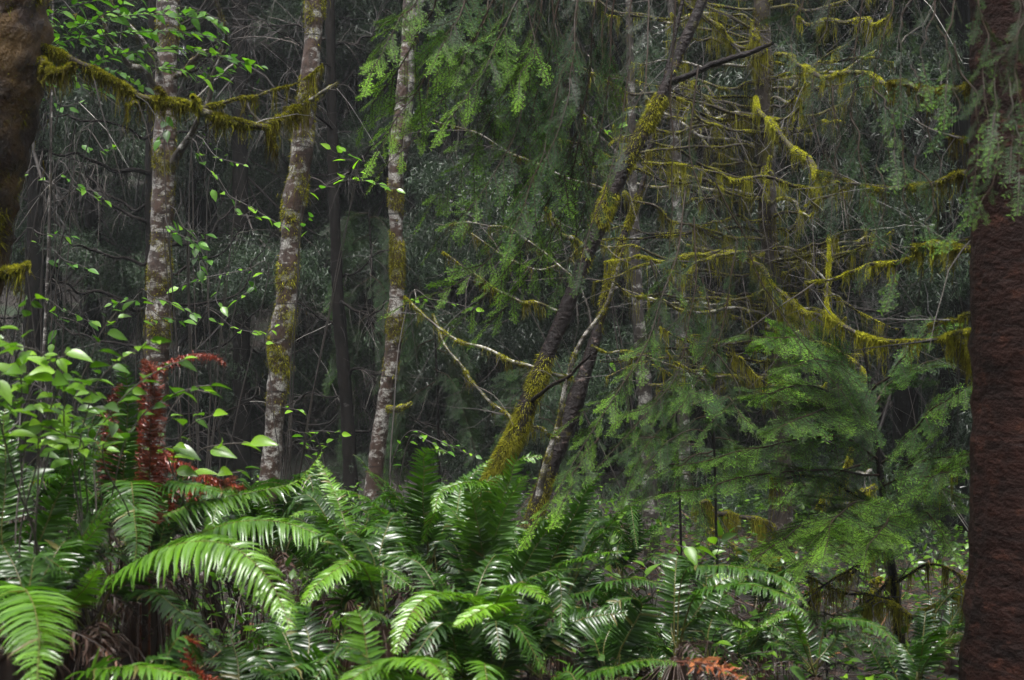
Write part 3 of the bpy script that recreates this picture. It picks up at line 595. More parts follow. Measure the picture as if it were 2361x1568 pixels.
for x, y, kk_, sc in [(-4.2, -2.5, 0, 1.2), (-2.6, -7.0, 2, 1.3), (1.9, -6.5, 0, 1.25), (4.0, -2.0, 2, 1.2), (-5.2, 1.8, 2, 1.1), (5.4, 1.8, 0, 1.1), (0.2, -8, 2, 1.4), (-6.5, -6, 0, 1.4), (6, -7, 2, 1.4), (-6.3, 6.5, 0, 1.1), (7.0, 7.2, 2, 1.1), (-3.6, 4.4, 0, .9)]:  # unseen trees added to block low sky light from behind and beside the camera
    r = copy_tree(protos[kk_]); r.location = (x, y, float(hterr(x, y))-.1); r.rotation_euler = (0, 0, rng.uniform(0, 6.28)); r.scale = (sc,)*3
    r['group'] = G_NEAR; r['label'] = 'tall dark conifer added out of view round the viewpoint to shade the hollows'
# low brush on the slope: countless sticks and sprigs
def slope_brush():
    mb = MB(); n = 26000
    x = rng.uniform(-13, 13, n); y = 11+24*rng.random(n)**1.3; x *= y/26+0.25
    z = hterr(x, y); k = 5; t = np.linspace(0, 1, k)
    d = nrm(np.stack([rng.normal(0, .8, n), rng.normal(0, .5, n), rng.uniform(.1, 1, n)], 1)); L = rng.uniform(.12, .55, n)
    P = np.stack([x, y, z-0.03], 1)[:, None]+(L[:, None]*t)[:, :, None]*d[:, None]; P[:, :, 2] -= L[:, None]*t**2*0.15; P += rng.normal(0, .016, P.shape)
    tubes(mb, P, 0.004*(1-.7*t)[None]*rng.uniform(.6, 1.8, (n, 1)), 3, np.clip(rng.normal(.32, .25, n), 0, 1))
    tag(mb.build('slope_brush', M['twig']), 'tangle of dead sticks covering the dark slope', kind='stuff')
    mb = MB(); n = 4200
    x = rng.uniform(-13, 13, n); y = 9+26*rng.random(n); x *= y/26+0.25
    keep = np.sin(x*1.3+2)*np.sin(y*.9)+rng.normal(0, .4, n) > 0.1; x = x[keep]; y = y[keep]; n = len(x)
    D = nrm(np.stack([rng.normal(0, 1, n), rng.normal(0, 1, n), rng.uniform(-.2, .6, n)], 1)); X, Yy, Z = axes(D)
    inst(mb, FAR[0], X, Yy, Z, np.stack([x, y, hterr(x, y)+rng.uniform(.1, .5, n)], 1), rng.uniform(.3, .6, n), rng.uniform(-.2, .3, n))
    tag(mb.build('slope_undergrowth', M['far'], smooth_=False), 'low dark green undergrowth on the far slope', kind='stuff')
slope_brush()

# ------------------------------------------------------------------ hemlock boughs
def bough(root, pts, Y, Y2, width, step=0.030, name='bough', lo=0.5, bright=0.0, droop=0.5, tpl='fine', r=0.004, skip=0.05, fade=None, plane=None, dens=1.0, jit=0.25, along=(1.0, 1.9)):
    """a limb with flat needle sprays down both sides, tips hanging"""
    S = smooth(path(pts, Y, Y2), 40); S = wobble(S, 0.006)
    S4 = np.c_[S, np.linspace(r, r*0.3, 40)]
    mb = MB(); tubes(mb, S4[:, :3], S4[:, 3], 6, 0.02); b = mb.build(name, M['hemlock'], root)
    Ln = np.linalg.norm(np.diff(S, axis=0), axis=1).sum(); n = max(4, int(Ln/step*dens))
    s = (skip+(1-skip)*(np.arange(n)+rng.uniform(0, .8, n))/n).clip(0, 1)
    i = (s*38.9).astype(int); P = S[i]; tg = nrm(S[i+1]-S[i])
    if plane is None: plane = A(1, 0.15, 0)
    sd = nrm(np.cross(tg, nrm(np.cross(tg, np.broadcast_to(plane, tg.shape)))))
    sg = np.where(np.arange(n) % 2, 1, -1)[:, None]
    prof = np.minimum(1, 0.35+s*2)*(1-0.65*s**2)
    l = width*prof*rng.uniform(.65, 1.15, n)
    D = nrm(tg*rng.uniform(*along, (n, 1))+sd*sg+A(0, 0, -droop)+rng.normal(0, jit, (n, 3)))
    X, Yv, Z = axes(D, UP, rng.normal(0, .5, n))
    T_, TL = (SPR, SPRL) if tpl == 'fine' else (SPC, [0.16, 0.30])
    k = np.abs(l[:, None]-np.array(TL)[None]).argmin(1)
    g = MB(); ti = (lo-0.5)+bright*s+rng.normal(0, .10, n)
    for q in range(len(T_)):
        m_ = k == q
        if m_.sum(): inst(g, T_[q], X[m_], Yv[m_], Z[m_], P[m_], l[m_]/TL[q], ti[m_])
    # end spray continues the limb
    X, Yv, Z = axes(nrm(tg[-1:]+A(0, 0, -.1)))
    inst(g, T_[0], X, Yv, Z, S[-1:], 1.0, np.array([lo-0.5+bright]))
    g.build('needles', M['hemlock'], b, smooth_=False)
    return b
def sub_boughs(root, pts, Y, Y2, n, ln, width, lo, bright, hang=1.0, **kw):
    """twigs that leave a limb and hang, each with its own sprays"""
    S = smooth(path(pts, Y, Y2), 60)
    kk = 2361/(0.72*Y)
    for j in range(n):
        i = int(rng.uniform(8, 58)); p = S[i]; y = p[1]
        u = p[0]/(0.72*y)*2361+1180.5; v = 784-(p[2]-CAMZ)/(0.72*y)*2361
        l = ln*rng.uniform(.6, 1.2); dx = rng.uniform(-.6, .35)*l
        bough(root, [(u, v), (u+dx*.5, v+l*.45*hang), (u+dx, v+l*hang)], y, y-rng.uniform(-.2, .4), width, lo=lo+rng.uniform(-.15, .1), bright=bright, **kw)

HEM = thing('hemlock_tree', 'hemlock hanging a curtain of needle twigs down in front of the leaning trunk', 'tree', (3.4, 3.0, ground((3.4, 3.0))))
g0 = ground((3.4, 3.0))
S = smooth([(3.4, 3.0, g0-.1, .16), (3.36, 3.0, 2.5, .13), (3.3, 3.05, 5.2, .09)], 40); mb = MB(); tubes(mb, S[:, :3], S[:, 3], 14, .5, .06); mb.build('trunk', M['redbark'], HEM)
for W in ([(3.33, 3.04, 4.4, .03), (2.2, 3.8, 4.5, .026), (1.0, 4.6, 4.0, .02), (0.1, 4.9, 3.45, .013), (-.45, 4.9, 3.1, .007)], [(3.35, 3.02, 3.7, .03), (2.6, 3.9, 3.95, .024), (1.7, 4.8, 3.7, .016), (.9, 5.2, 3.25, .008)], [(3.35, 3.02, 3.3, .028), (2.8, 3.3, 3.3, .02), (2.0, 3.5, 3.0, .013), (1.3, 3.6, 2.75, .007)]):
    S = wobble(smooth(W, 40), .01); mb = MB(); tubes(mb, S[:, :3], S[:, 3], 7, .3, .1); mb.build('limb', M['dark'], HEM)
DR = [
 ([(985, -60), (925, 50), (850, 165)], .5, .55, .16), ([(1030, -60), (950, 110), (842, 262)], .5, .55, .15), ([(1100, -60), (1010, 130), (905, 290), (872, 345)], .5, .55, .17),
 ([(1160, -60), (1065, 150), (962, 310), (892, 378)], .4, .6, .17), ([(1215, -50), (1160, 80), (1090, 190), (1035, 285)], .4, .55, .17), ([(1250, -50), (1195, 170), (1095, 350), (990, 475)], .35, .6, .19),
 ([(1300, -50), (1240, 230), (1150, 420), (1015, 548)], .35, .5, .19), ([(1335, -50), (1290, 290), (1160, 550), (1065, 640), (945, 692)], .35, .6, .18), ([(1385, -50), (1330, 300), (1235, 520), (1115, 690), (1055, 745)], .38, .6, .18),
 ([(1425, -50), (1385, 280), (1295, 510), (1190, 680), (1125, 742)], .35, .6, .18), ([(1200, -50), (1230, 100), (1200, 190)], .5, .45, .15), ([(1275, -50), (1285, 130), (1290, 330)], .25, .2, .16), ([(1330, -50), (1320, 170), (1260, 370)], .25, .2, .17),
 ([(1130, -50), (1110, 60), (1060, 160)], .35, .4, .17), ([(1070, -50), (1060, 40), (1010, 120)], .35, .4, .17), ([(1180, -50), (1120, 200), (1100, 330)], .3, .4, .17), ([(1230, 60), (1180, 330), (1080, 480)], .28, .3, .17),
 ([(1400, 0), (1370, 330), (1330, 560), (1285, 660)], .3, .3, .15), ([(1300, 150), (1230, 420), (1180, 540)], .28, .3, .17), ([(1340, 200), (1320, 420), (1240, 600)], .28, .4, .16), ([(1250, 0), (1220, 120), (1140, 240)], .35, .5, .18),
 ([(1460, -40), (1445, 200), (1400, 420), (1340, 600)], .25, .2, .10), ([(1500, -40), (1490, 150), (1440, 330)], .25, .1, .09), ([(1555, -60), (1552, 180), (1548, 380), (1545, 560)], .22, .05, .05), ([(1610, 150), (1590, 300), (1620, 440), (1700, 560), (1760, 640)], .22, .1, .08),
]
for pts, lo, br, wd in DR:
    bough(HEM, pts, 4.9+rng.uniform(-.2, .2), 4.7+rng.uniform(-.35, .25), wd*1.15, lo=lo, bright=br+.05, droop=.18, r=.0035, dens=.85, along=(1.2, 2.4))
for pts, lo, br, wd, y1, y2 in [
 ([(1580, 440), (1545, 640), (1480, 820), (1370, 980), (1240, 1190)], .35, .6, .13, 4.9, 4.0), ([(1600, 500), (1600, 700), (1560, 860), (1460, 980), (1380, 1080)], .3, .35, .13, 5.2, 4.6),
 ([(1700, 560), (1660, 760), (1600, 900), (1500, 1020), (1450, 1110)], .3, .4, .13, 5.4, 5.0), ([(1500, 600), (1520, 760), (1420, 900), (1330, 960)], .3, .5, .11, 5.0, 4.8), ([(1650, 420), (1760, 650), (1860, 800), (1930, 900)], .18, .1, .12, 4.8, 4.6),
 ([(1380, 1010), (1330, 1080), (1300, 1160)], .4, .5, .10, 4.5, 4.0), ([(1560, 860), (1500, 930), (1440, 960)], .45, .4, .12, 5.3, 5.1), ([(1640, 800), (1700, 900), (1640, 980)], .3, .4, .12, 5.3, 5.1), ([(1620, 640), (1640, 780), (1600, 860)], .3, .3, .12, 5.3, 5.1)]:
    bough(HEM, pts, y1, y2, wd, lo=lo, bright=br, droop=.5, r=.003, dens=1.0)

# boughs of the big right-hand trunk, hanging in front of it
for W in ([(1.75, 3.4, 3.5, .03), (1.6, 3.1, 3.3, .02), (1.2, 3.1, 3.0, .012), (.8, 3.2, 2.75, .006)], [(2.0, 3.35, 3.6, .03), (1.75, 2.9, 3.4, .02), (1.35, 2.85, 2.9, .01)]):
    S = wobble(smooth(W, 30), .01); mb = MB(); tubes(mb, S[:, :3], S[:, 3], 7, .3, .1); mb.build('limb', M['dark'], RT)
for pts, lo, br, wd, y in [
 ([(2170, -60), (2140, 60), (2125, 150)], .35, .4, .08, 3.2), ([(2210, -60), (2190, 80), (2180, 200)], .35, .4, .08, 3.2), ([(2250, -50), (2270, 130), (2280, 300)], .35, .3, .08, 3.1), ([(2330, -50), (2345, 60), (2300, 180), (2285, 260)], .35, .4, .08, 3.0),
 ([(2361, -40), (2350, 100), (2345, 240)], .35, .3, .08, 3.0), ([(2120, -60), (2080, 60), (2070, 170)], .3, .3, .10, 3.3), ([(2060, -60), (2040, 80), (2020, 200), (2040, 340)], .28, .25, .11, 3.6), ([(1990, -60), (1980, 100), (1960, 260), (1990, 420)], .22, .2, .12, 3.9),
 ([(1930, -60), (1900, 60), (1880, 180)], .2, .15, .13, 4.1), ([(1860, -60), (1840, 30), (1820, 100)], .2, .15, .13, 4.2), ([(2200, 100), (2240, 220), (2260, 330), (2255, 400)], .35, .4, .07, 3.1), ([(2290, 260), (2295, 360), (2270, 470), (2215, 525)], .4, .4, .07, 3.1),
 ([(2100, 150), (2120, 220), (2128, 255)], .4, .4, .07, 3.3), ([(2010, 200), (2060, 270), (2055, 345)], .38, .4, .08, 3.5), ([(2080, 300), (2090, 450), (2100, 560), (2065, 625)], .35, .45, .08, 3.5), ([(2110, 360), (2150, 460), (2140, 520)], .35, .4, .08, 3.5),
 ([(1960, 260), (1990, 380), (2000, 480)], .28, .3, .10, 3.8), ([(1920, 200), (1930, 340), (1920, 460)], .18, .1, .12, 4.2), ([(2020, 380), (2040, 480), (2000, 600)], .2, .2, .11, 4.2), ([(2140, 300), (2170, 400), (2160, 500)], .2, .1, .11, 4.3), ([(1870, 180), (1890, 320), (1960, 500)], .16, .05, .12, 4.4),
 ([(2340, 280), (2350, 350), (2345, 400)], .35, .4, .06, 3.1), ([(2320, 160), (2335, 260), (2330, 340)], .3, .3, .07, 3.1), ([(2160, 60), (2200, 160), (2200, 260)], .3, .3, .07, 3.2)]:
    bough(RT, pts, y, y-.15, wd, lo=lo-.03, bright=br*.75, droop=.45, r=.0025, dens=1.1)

# ------------------------------------------------------------------ young hemlock at the right
def sapling():
    W = to_ground([(1990, 800, 5), (2004, 870, 9), (2008, 940, 12), (2018, 1010, 14), (2030, 1090, 16), (2040, 1180, 17), (2052, 1280, 19), (2062, 1350, 20), (2072, 1450, 23), (2086, 1560, 26)], 5.6)
    b = W[-1]; root = thing('hemlock_sapling', 'young hemlock with thin black stem and flat layered sprays beside the big red trunk', 'tree', (b[0], b[1], ground(b)))
    S = smooth(W, 70); mb = MB(); tubes(mb, S[:, :3], S[:, 3], 9, .5, .08); mb.build('trunk', M['dark'], root)
    mm = MB(); tufts(mm, S, 2500, .005, .014, 0, .0018, .25, .8, np.arange(38, 70)); mm.build('moss', M['moss'], root)
    B = [([(2006, 905), (1930, 840), (1850, 790), (1720, 775)], 5.6, 5.0, .22, .30), ([(2008, 900), (2080, 830), (2130, 775), (2180, 750)], 5.6, 5.2, .17, .32), ([(2010, 930), (1960, 860), (1900, 830), (1820, 840)], 5.6, 4.9, .22, .28),
     ([(2012, 960), (1930, 910), (1840, 890), (1745, 905)], 5.6, 5.0, .22, .34), ([(2015, 980), (1950, 950), (1870, 950), (1790, 990)], 5.6, 4.8, .22, .30), ([(2026, 1060), (1950, 1015), (1830, 1015), (1700, 1040), (1560, 1080)], 5.6, 5.1, .20, .34),
     ([(2030, 1095), (1900, 1085), (1720, 1100), (1530, 1140)], 5.6, 5.0, .17, .32), ([(2044, 1200), (1960, 1180), (1850, 1215), (1735, 1290)], 5.6, 4.9, .22, .42), ([(2044, 1195), (2100, 1170), (2150, 1195), (2185, 1250)], 5.6, 5.1, .18, .40),
     ([(2030, 1070), (2100, 1000), (2180, 920), (2245, 880)], 5.6, 5.0, .18, .30), ([(2035, 1120), (2120, 1070), (2240, 1040)], 5.6, 5.0, .18, .28), ([(2046, 1225), (1985, 1215), (1910, 1245), (1860, 1300)], 5.6, 4.8, .20, .42), ([(2042, 1180), (1990, 1160), (1930, 1190), (1900, 1260)], 5.6, 4.7, .20, .40),
     ([(2010, 940), (2060, 880), (2120, 840), (2170, 830)], 5.6, 5.9, .18, .24), ([(2036, 1130), (2140, 1120), (2235, 1150)], 5.6, 5.3, .2, .26), ([(2040, 1160), (2100, 1110), (2200, 1090)], 5.6, 4.9, .2, .30), ([(2025, 1050), (1960, 1080), (1860, 1120), (1760, 1150)], 5.6, 5.9, .18, .24),
     ([(2046, 1210), (2060, 1180), (2030, 1220), (2000, 1270)], 5.6, 4.8, .18, .42)]
    for pts, y1, y2, wd, lo in B:
        bough(root, pts, y1, y2, wd*1.15, lo=lo+.16, bright=.25, droop=.22, tpl='fine', r=.0055, plane=A(.2, 1, .1), step=.018, jit=.16, along=(.5, 1.0))
    # dead lower sticks
    for pts in ([(2055, 1330, 8), (1990, 1400, 5), (1930, 1440, 4)], [(2066, 1390, 10), (2010, 1375, 7), (1900, 1350, 4), (1860, 1330, 3)], [(2060, 1350, 8), (2150, 1300, 5), (2230, 1330, 3)], [(2050, 1250, 9), (1960, 1310, 6), (1850, 1380, 4)], [(2040, 1170, 9), (1900, 1105, 7), (1780, 1100, 5)], [(2045, 1190, 8), (2130, 1110, 6), (2230, 1060, 3)]):
        branch(root, pts, 5.6, 5.3, mat='dark', moss=700, hang=150, tint=.62, n=20, hi=.012, twigs=10, hl=(.03, .20), amp=.006)
sapling()
# smaller hemlock seedlings left of it
def seedling(label, u, v, Y, dirs, lo, wd):
    W = to_ground([(u, v, 3), (u+4, v+70, 5), (u+8, v+170, 6)], Y); b = W[-1]
    root = thing('hemlock_sapling', label, 'tree', (b[0], b[1], ground(b)), None)
    S = smooth(W, 30); mb = MB(); tubes(mb, S[:, :3], S[:, 3], 7, .5, .06); mb.build('trunk', M['dark'], root)
    for du, dv, f in dirs:
        bough(root, [(u+2, v+f), (u+du*.5, v+f+dv*.25-12), (u+du, v+f+dv)], Y, Y-rng.uniform(-.3, .6), wd, lo=lo, bright=.25, droop=.3, r=.004, plane=A(.2, 1, .1), step=.024, along=(.5, 1.0))
seedling('small bright hemlock seedling among the mossy limbs left of the young hemlock', 1640, 900, 6.4, [(-150, 60, 10), (-110, 120, 60), (-190, 140, 90), (90, 60, 20), (-60, 20, 5), (70, 140, 80), (-130, 200, 140), (110, 100, 110)], .42, .2)
seedling('low hemlock seedling at the foot of the mossy upright trunk', 1560, 1010, 6.8, [(-120, 60, 10), (-100, 120, 60), (110, 60, 20), (70, 120, 80), (-140, 30, 5), (130, 20, 50)], .35, .2)
seedling('dim low hemlock seedling below the dead lower limbs of the young hemlock', 1900, 1410, 5.0, [(-100, 40, 10), (-60, 70, 40), (80, 40, 10), (70, 80, 40)], .3, .12)
seedling('grey green hemlock seedling between the two leaning trunks and the slope', 1240, 850, 10, [(-90, 90, 10), (-110, 150, 60), (80, 60, 20), (70, 150, 80), (-60, 20, 5), (90, 200, 110)], .2, .34)
seedling('dim young hemlock behind the right spotted trunk', 1000, 720, 10.8, [(-90, 120, 10), (-110, 190, 60), (90, 110, 20), (90, 190, 80), (-60, 20, 5), (110, 250, 130), (-130, 280, 160)], .16, .36)
seedling('tall dim young hemlock behind the thin black trunk', 850, 480, 12.4, [(-80, 90, 10), (-90, 170, 60), (60, 80, 20), (60, 170, 80), (-90, 260, 160), (80, 260, 150), (-60, 330, 230), (80, 350, 260)], .16, .4)
print('conifers done')

def fallen(label, pts, Y, Y2, moss, hang, tint, mat='mossbark', tw=10):
    W = path(pts, Y, Y2); b = W[-1, :3]; root = thing('fallen_branch', label, 'branch', tuple(b), 'fallen and broken mossy branches at the right')
    branch(root, pts, Y, Y2, mat=mat, moss=moss, hang=hang, tint=tint, hi=.018, n=34, hl=(.03, .16), amp=.008, twigs=tw, tname='bough')
fallen('crooked fallen branch with yellow moss running low from the big red trunk to the left', [(2246, 1330, 7), (2190, 1375, 9), (2120, 1420, 11), (2070, 1395, 10), (2030, 1385, 9), (1985, 1405, 6)], 5.3, 5.3, 4200, 500, .68)
fallen('short mossy broken branch slanting down left behind the young hemlock stem', [(2030, 1330, 8), (2010, 1370, 11), (1990, 1405, 10), (1985, 1420, 7)], 5.9, 5.9, 1800, 60, .72)
fallen('bright mossy broken branch slanting through the middle of the young hemlock sprays', [(1965, 1035, 9), (1945, 1090, 14), (1915, 1135, 12), (1880, 1170, 6)], 6.4, 6.6, 2600, 120, .78)
fallen('small moss-topped snag between the layers of the young hemlock', [(2020, 1118, 9), (1995, 1135, 13), (1962, 1148, 9)], 6.3, 6.3, 1500, 60, .78)
fallen('bare pale snapped stick behind the upper sprays of the young hemlock', [(2010, 1085, 10), (1975, 1095, 11), (1938, 1102, 9)], 6.6, 6.6, 60, 0, .5, 'stick', 4)
fallen('mossy fallen limb with hanging tufts low under the mossy upright trunk', [(1700, 1280, 8), (1760, 1292, 12), (1800, 1288, 9)], 7.4, 7.2, 2200, 500, .62)
fallen('dark fallen limb leaning up left from the lowest ferns at the right', [(2010, 1290, 9), (1930, 1340, 11), (1860, 1390, 10), (1780, 1440, 8)], 6.0, 6.2, 600, 300, .6, 'dark', 30)
fallen('thin fallen stick with gold moss near the foot of the mossy upright trunk', [(1620, 1210, 6), (1660, 1235, 8), (1700, 1265, 6), (1740, 1275, 4)], 7.6, 7.6, 1400, 120, .7)

# ------------------------------------------------------------------ sword ferns
def frond_mesh(mb, W, L, roll=0.0, droop=0.35, tint=0.5, stipe=0.08, dens=1.0, dead=False, side=None, tip=.2, fwd=0.28):
    """W: rachis points base -> tip"""
    n = 60; S = smooth(W, n); Ln = np.linalg.norm(np.diff(S, axis=0), axis=1).sum()
    if side is None:
        h = S[-1]-S[0]; h[2] = 0
        if np.linalg.norm(h) < 0.06*Ln: h = A(0, -1, 0)
        side = nrm(np.cross(h, UP))
    tg = nrm(np.gradient(S, axis=0)); sd = side-tg*(tg@side)[:, None]; sd = nrm(sd); N = np.cross(sd, tg)
    if N[:, 2].mean() < -.3: sd, N = -sd, -N
    c, s_ = math.cos(roll), math.sin(roll); sd, N = sd*c+N*s_, N*c-sd*s_
    R = np.linspace(.0028, .0008, n); tubes(mb, S, R, 5, 0.03 if not dead else 0.05)
    m = int(Ln/0.0115*dens); f = stipe+(1-stipe)*(np.arange(m)+.5)/m
    f = np.repeat(f, 2)+rng.normal(0, .002, 2*m); f = f.clip(0, .995); sg = np.tile([1., -1.], m)[:, None]
    q = (f-stipe)/(1-stipe)
    l = L*np.minimum(1, .62+1.9*q)*np.clip(1-q, 0, 1)**0.62*rng.uniform(.88, 1.08, 2*m)+.004
    x = f*(n-1.001); i = x.astype(int); fr = (x-i)[:, None]
    P = S[i]*(1-fr)+S[i+1]*fr; t_ = nrm(tg[i]); s2 = sd[i]*sg; n2 = N[i]
    lost = rng.random(2*m) < (0.35 if dead else rng.choice([.01, .03, .12])); l = np.where(lost, l*rng.uniform(.15, .7, 2*m), l)
    fw = (fwd+.35*q+rng.normal(0, .05, 2*m))[:, None]
    rise = rng.normal(.10, .08, (2*m, 1))
    D = nrm(s2*np.cos(fw)+t_*np.sin(fw)+n2*rise)
    k = 6; tt = np.linspace(0, 1, k); dr = droop*rng.uniform(.7, 1.3, (2*m, 1, 1))
    grav = n2*-.45+A(0, 0, -.55)
    C = P[:, None]+l[:, None, None]*(tt[None, :, None]*D[:, None]+dr*(tt**1.9)[None, :, None]*grav[:, None]+.10*(tt**2)[None, :, None]*t_[:, None])
    C += rng.normal(0, .006 if dead else .0016, C.shape)*tt[None, :, None]
    wp = A(.55, 1.0, .92, .74, .45, .06)*0.5*np.minimum(1, .35+.65*L/.09)
    wd = (0.0108*wp)[None]*np.clip(l/L+.25, .45, 1.05)[:, None]*rng.uniform(.85, 1.15, (2*m, 1))*(0.8 if dead else 1)
    ax = nrm(t_-D*(t_*D).sum(1, keepdims=True)); tw = rng.normal(0, .22 if not dead else .9, (2*m, 1))-.15*sg
    ax = nrm(ax*np.cos(tw)+n2*np.sin(tw)); upn = np.cross(D, ax); upn *= np.sign((upn*n2).sum(1, keepdims=True)+1e-6)
    fold = wd[..., None]*.35
    V = np.stack([C-ax[:, None]*wd[..., None]+upn[:, None]*fold, C, C+ax[:, None]*wd[..., None]+upn[:, None]*fold], 2)
    g = grid_idx(k, 3); Q = (g[None]+(np.arange(2*m)*k*3)[:, None, None]).reshape(-1, 4)
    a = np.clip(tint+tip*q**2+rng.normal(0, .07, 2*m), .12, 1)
    brown = (rng.random(2*m) < .012) & (not dead); a = np.where(brown, .05, a)
    mb.add(V.reshape(-1, 3), Q=Q, a=np.repeat(a, k*3))
def fern(label, bu, bv, Y, hero, filler=6, flen=.6, L=.085, tint=.45, spread=1.0, seed=None, facing=None):
    b = at(bu, bv, Y); z = ground(b); loc = A(b[0], b[1], min(b[2], z+.45))
    root = thing('sword_fern', label, 'fern', tuple(loc), 'sword ferns crowding the foreground')
    if loc[2] > z+.03:      # a rootstock lifts the crown off the soil
        mb = MB(); S = smooth([(loc[0], loc[1], z-.05, .05), (loc[0]+.02, loc[1], (z+loc[2])/2, .038), (loc[0], loc[1], loc[2], .02)], 14); tubes(mb, S[:, :3], S[:, 3], 9, .3, .35)
        for j in range(26):      # old brown stalks hang round it
            th = rng.uniform(0, 6.28); rr = rng.uniform(.05, .28); e = A(loc[0]+rr*math.cos(th), loc[1]+rr*math.sin(th), z+rng.uniform(-.02, .1)); q_ = smooth([loc, (loc*.6+e*.4)+A(math.cos(th)*.05, math.sin(th)*.05, .06), e], 8); tubes(mb, q_, np.full(8, .0028), 3, .3)
        mb.build('rootstock', M['litter'], root)
    for h in hero:
        pts, y1, y2 = h[:3]; kw = dict(h[3]) if len(h) > 3 else {}
        W = path([(p[0], p[1]) for p in pts], y1, y2)
        dead = kw.pop('dead', False); Lh = kw.pop('L', L); ti = kw.pop('tint', tint)
        W = np.vstack([loc, W]) if kw.pop('root', True) and np.linalg.norm(W[0]-loc) > .06 else W
        full = np.linalg.norm(np.diff(smooth(W, 40), axis=0), axis=1).sum(); st = np.linalg.norm(W[1]-W[0])/full*.9 if len(W) > len(pts) else .05
        mb = MB(); frond_mesh(mb, W, Lh, tint=ti+.01, stipe=min(st, .5), dead=dead, **kw); mb.build('frond', M['deadfern'] if dead else M['fern'], root)
    for j in range(2 if filler else 0):   # withered brown fronds sag round the crown
        th = rng.uniform(0, 6.283); d = A(math.cos(th), math.sin(th), 0); ln = flen*rng.uniform(.5, .8)
        W = np.array([loc, loc+d*ln*.3+UP*ln*.18, loc+d*ln*.7+UP*ln*.05, loc+d*ln-UP*ln*.25]); W[-1, 2] = max(W[-1, 2], ground(W[-1])+.02)
        mb = MB(); frond_mesh(mb, W, L*.7, roll=rng.normal(0, .3), droop=.9, tint=rng.uniform(.1, .45), stipe=.15, dead=True); mb.build('frond', M['litter'], root)
    for j in range(filler):
        th = rng.uniform(0, 6.283) if not hero else math.pi/2+rng.uniform(-1.7, 1.7)
        ln = flen*rng.uniform(.6, 1.05)*(.88 if hero else .92); r_ = ln*rng.uniform(.45, .8)*spread; hh = ln*rng.uniform(.3, .66); d = A(math.cos(th), math.sin(th), 0)
        W = np.array([loc, loc+d*r_*.25+UP*hh*.6, loc+d*r_*.62+UP*hh, loc+d*r_+UP*hh*rng.uniform(.45, .95)])+rng.normal(0, .015, (4, 3))
        mb = MB(); frond_mesh(mb, W, L*rng.uniform(.8, 1.05), roll=rng.normal(0, .3), droop=rng.uniform(.25, .5), tint=np.clip(tint+rng.normal(-.06, .1), .15, .9), stipe=.2)
        mb.build('frond', M['fern'], root)
    return root
k = dict
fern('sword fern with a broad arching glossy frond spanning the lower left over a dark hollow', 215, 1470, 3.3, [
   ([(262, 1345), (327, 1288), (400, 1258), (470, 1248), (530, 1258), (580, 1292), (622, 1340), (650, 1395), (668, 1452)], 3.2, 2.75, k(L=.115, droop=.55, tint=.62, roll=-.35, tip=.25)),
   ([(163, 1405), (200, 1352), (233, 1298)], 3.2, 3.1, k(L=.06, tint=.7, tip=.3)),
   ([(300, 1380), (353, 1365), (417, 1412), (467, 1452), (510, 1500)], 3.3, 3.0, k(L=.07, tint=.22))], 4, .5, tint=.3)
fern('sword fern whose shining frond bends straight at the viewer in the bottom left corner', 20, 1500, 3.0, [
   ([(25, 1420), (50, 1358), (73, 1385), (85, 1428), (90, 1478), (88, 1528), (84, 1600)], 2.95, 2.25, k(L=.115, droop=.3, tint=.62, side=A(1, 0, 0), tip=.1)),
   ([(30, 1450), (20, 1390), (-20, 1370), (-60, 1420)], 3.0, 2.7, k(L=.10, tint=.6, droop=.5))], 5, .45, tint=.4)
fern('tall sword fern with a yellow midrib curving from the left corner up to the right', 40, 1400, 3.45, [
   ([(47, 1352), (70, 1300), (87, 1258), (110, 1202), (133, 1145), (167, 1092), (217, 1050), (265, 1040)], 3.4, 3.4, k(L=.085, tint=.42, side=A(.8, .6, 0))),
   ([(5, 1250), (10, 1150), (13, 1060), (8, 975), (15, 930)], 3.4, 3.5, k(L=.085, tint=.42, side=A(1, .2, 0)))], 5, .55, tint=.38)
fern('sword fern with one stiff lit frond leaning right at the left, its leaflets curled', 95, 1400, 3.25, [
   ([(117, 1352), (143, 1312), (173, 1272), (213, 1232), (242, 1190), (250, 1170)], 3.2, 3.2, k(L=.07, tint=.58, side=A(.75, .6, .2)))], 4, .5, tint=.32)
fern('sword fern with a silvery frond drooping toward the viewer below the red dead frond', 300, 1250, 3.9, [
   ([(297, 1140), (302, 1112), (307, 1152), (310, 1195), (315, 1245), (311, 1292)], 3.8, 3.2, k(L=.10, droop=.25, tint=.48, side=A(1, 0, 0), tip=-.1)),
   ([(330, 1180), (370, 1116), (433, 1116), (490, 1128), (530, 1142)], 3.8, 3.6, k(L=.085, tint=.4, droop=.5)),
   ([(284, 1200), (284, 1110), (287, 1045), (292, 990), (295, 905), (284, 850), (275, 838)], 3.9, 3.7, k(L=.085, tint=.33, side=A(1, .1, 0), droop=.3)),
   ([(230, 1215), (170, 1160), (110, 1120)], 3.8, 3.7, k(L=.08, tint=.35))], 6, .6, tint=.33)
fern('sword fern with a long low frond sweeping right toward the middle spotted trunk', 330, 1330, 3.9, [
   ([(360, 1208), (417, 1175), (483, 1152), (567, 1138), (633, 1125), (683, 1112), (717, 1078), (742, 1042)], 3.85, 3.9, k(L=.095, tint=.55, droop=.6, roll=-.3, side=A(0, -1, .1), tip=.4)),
   ([(437, 1245), (483, 1222), (540, 1205), (600, 1200), (667, 1208), (733, 1232), (787, 1262), (822, 1300)], 3.8, 3.6, k(L=.10, tint=.58, droop=.6, roll=-.3, tip=.2))], 6, .6, tint=.36)
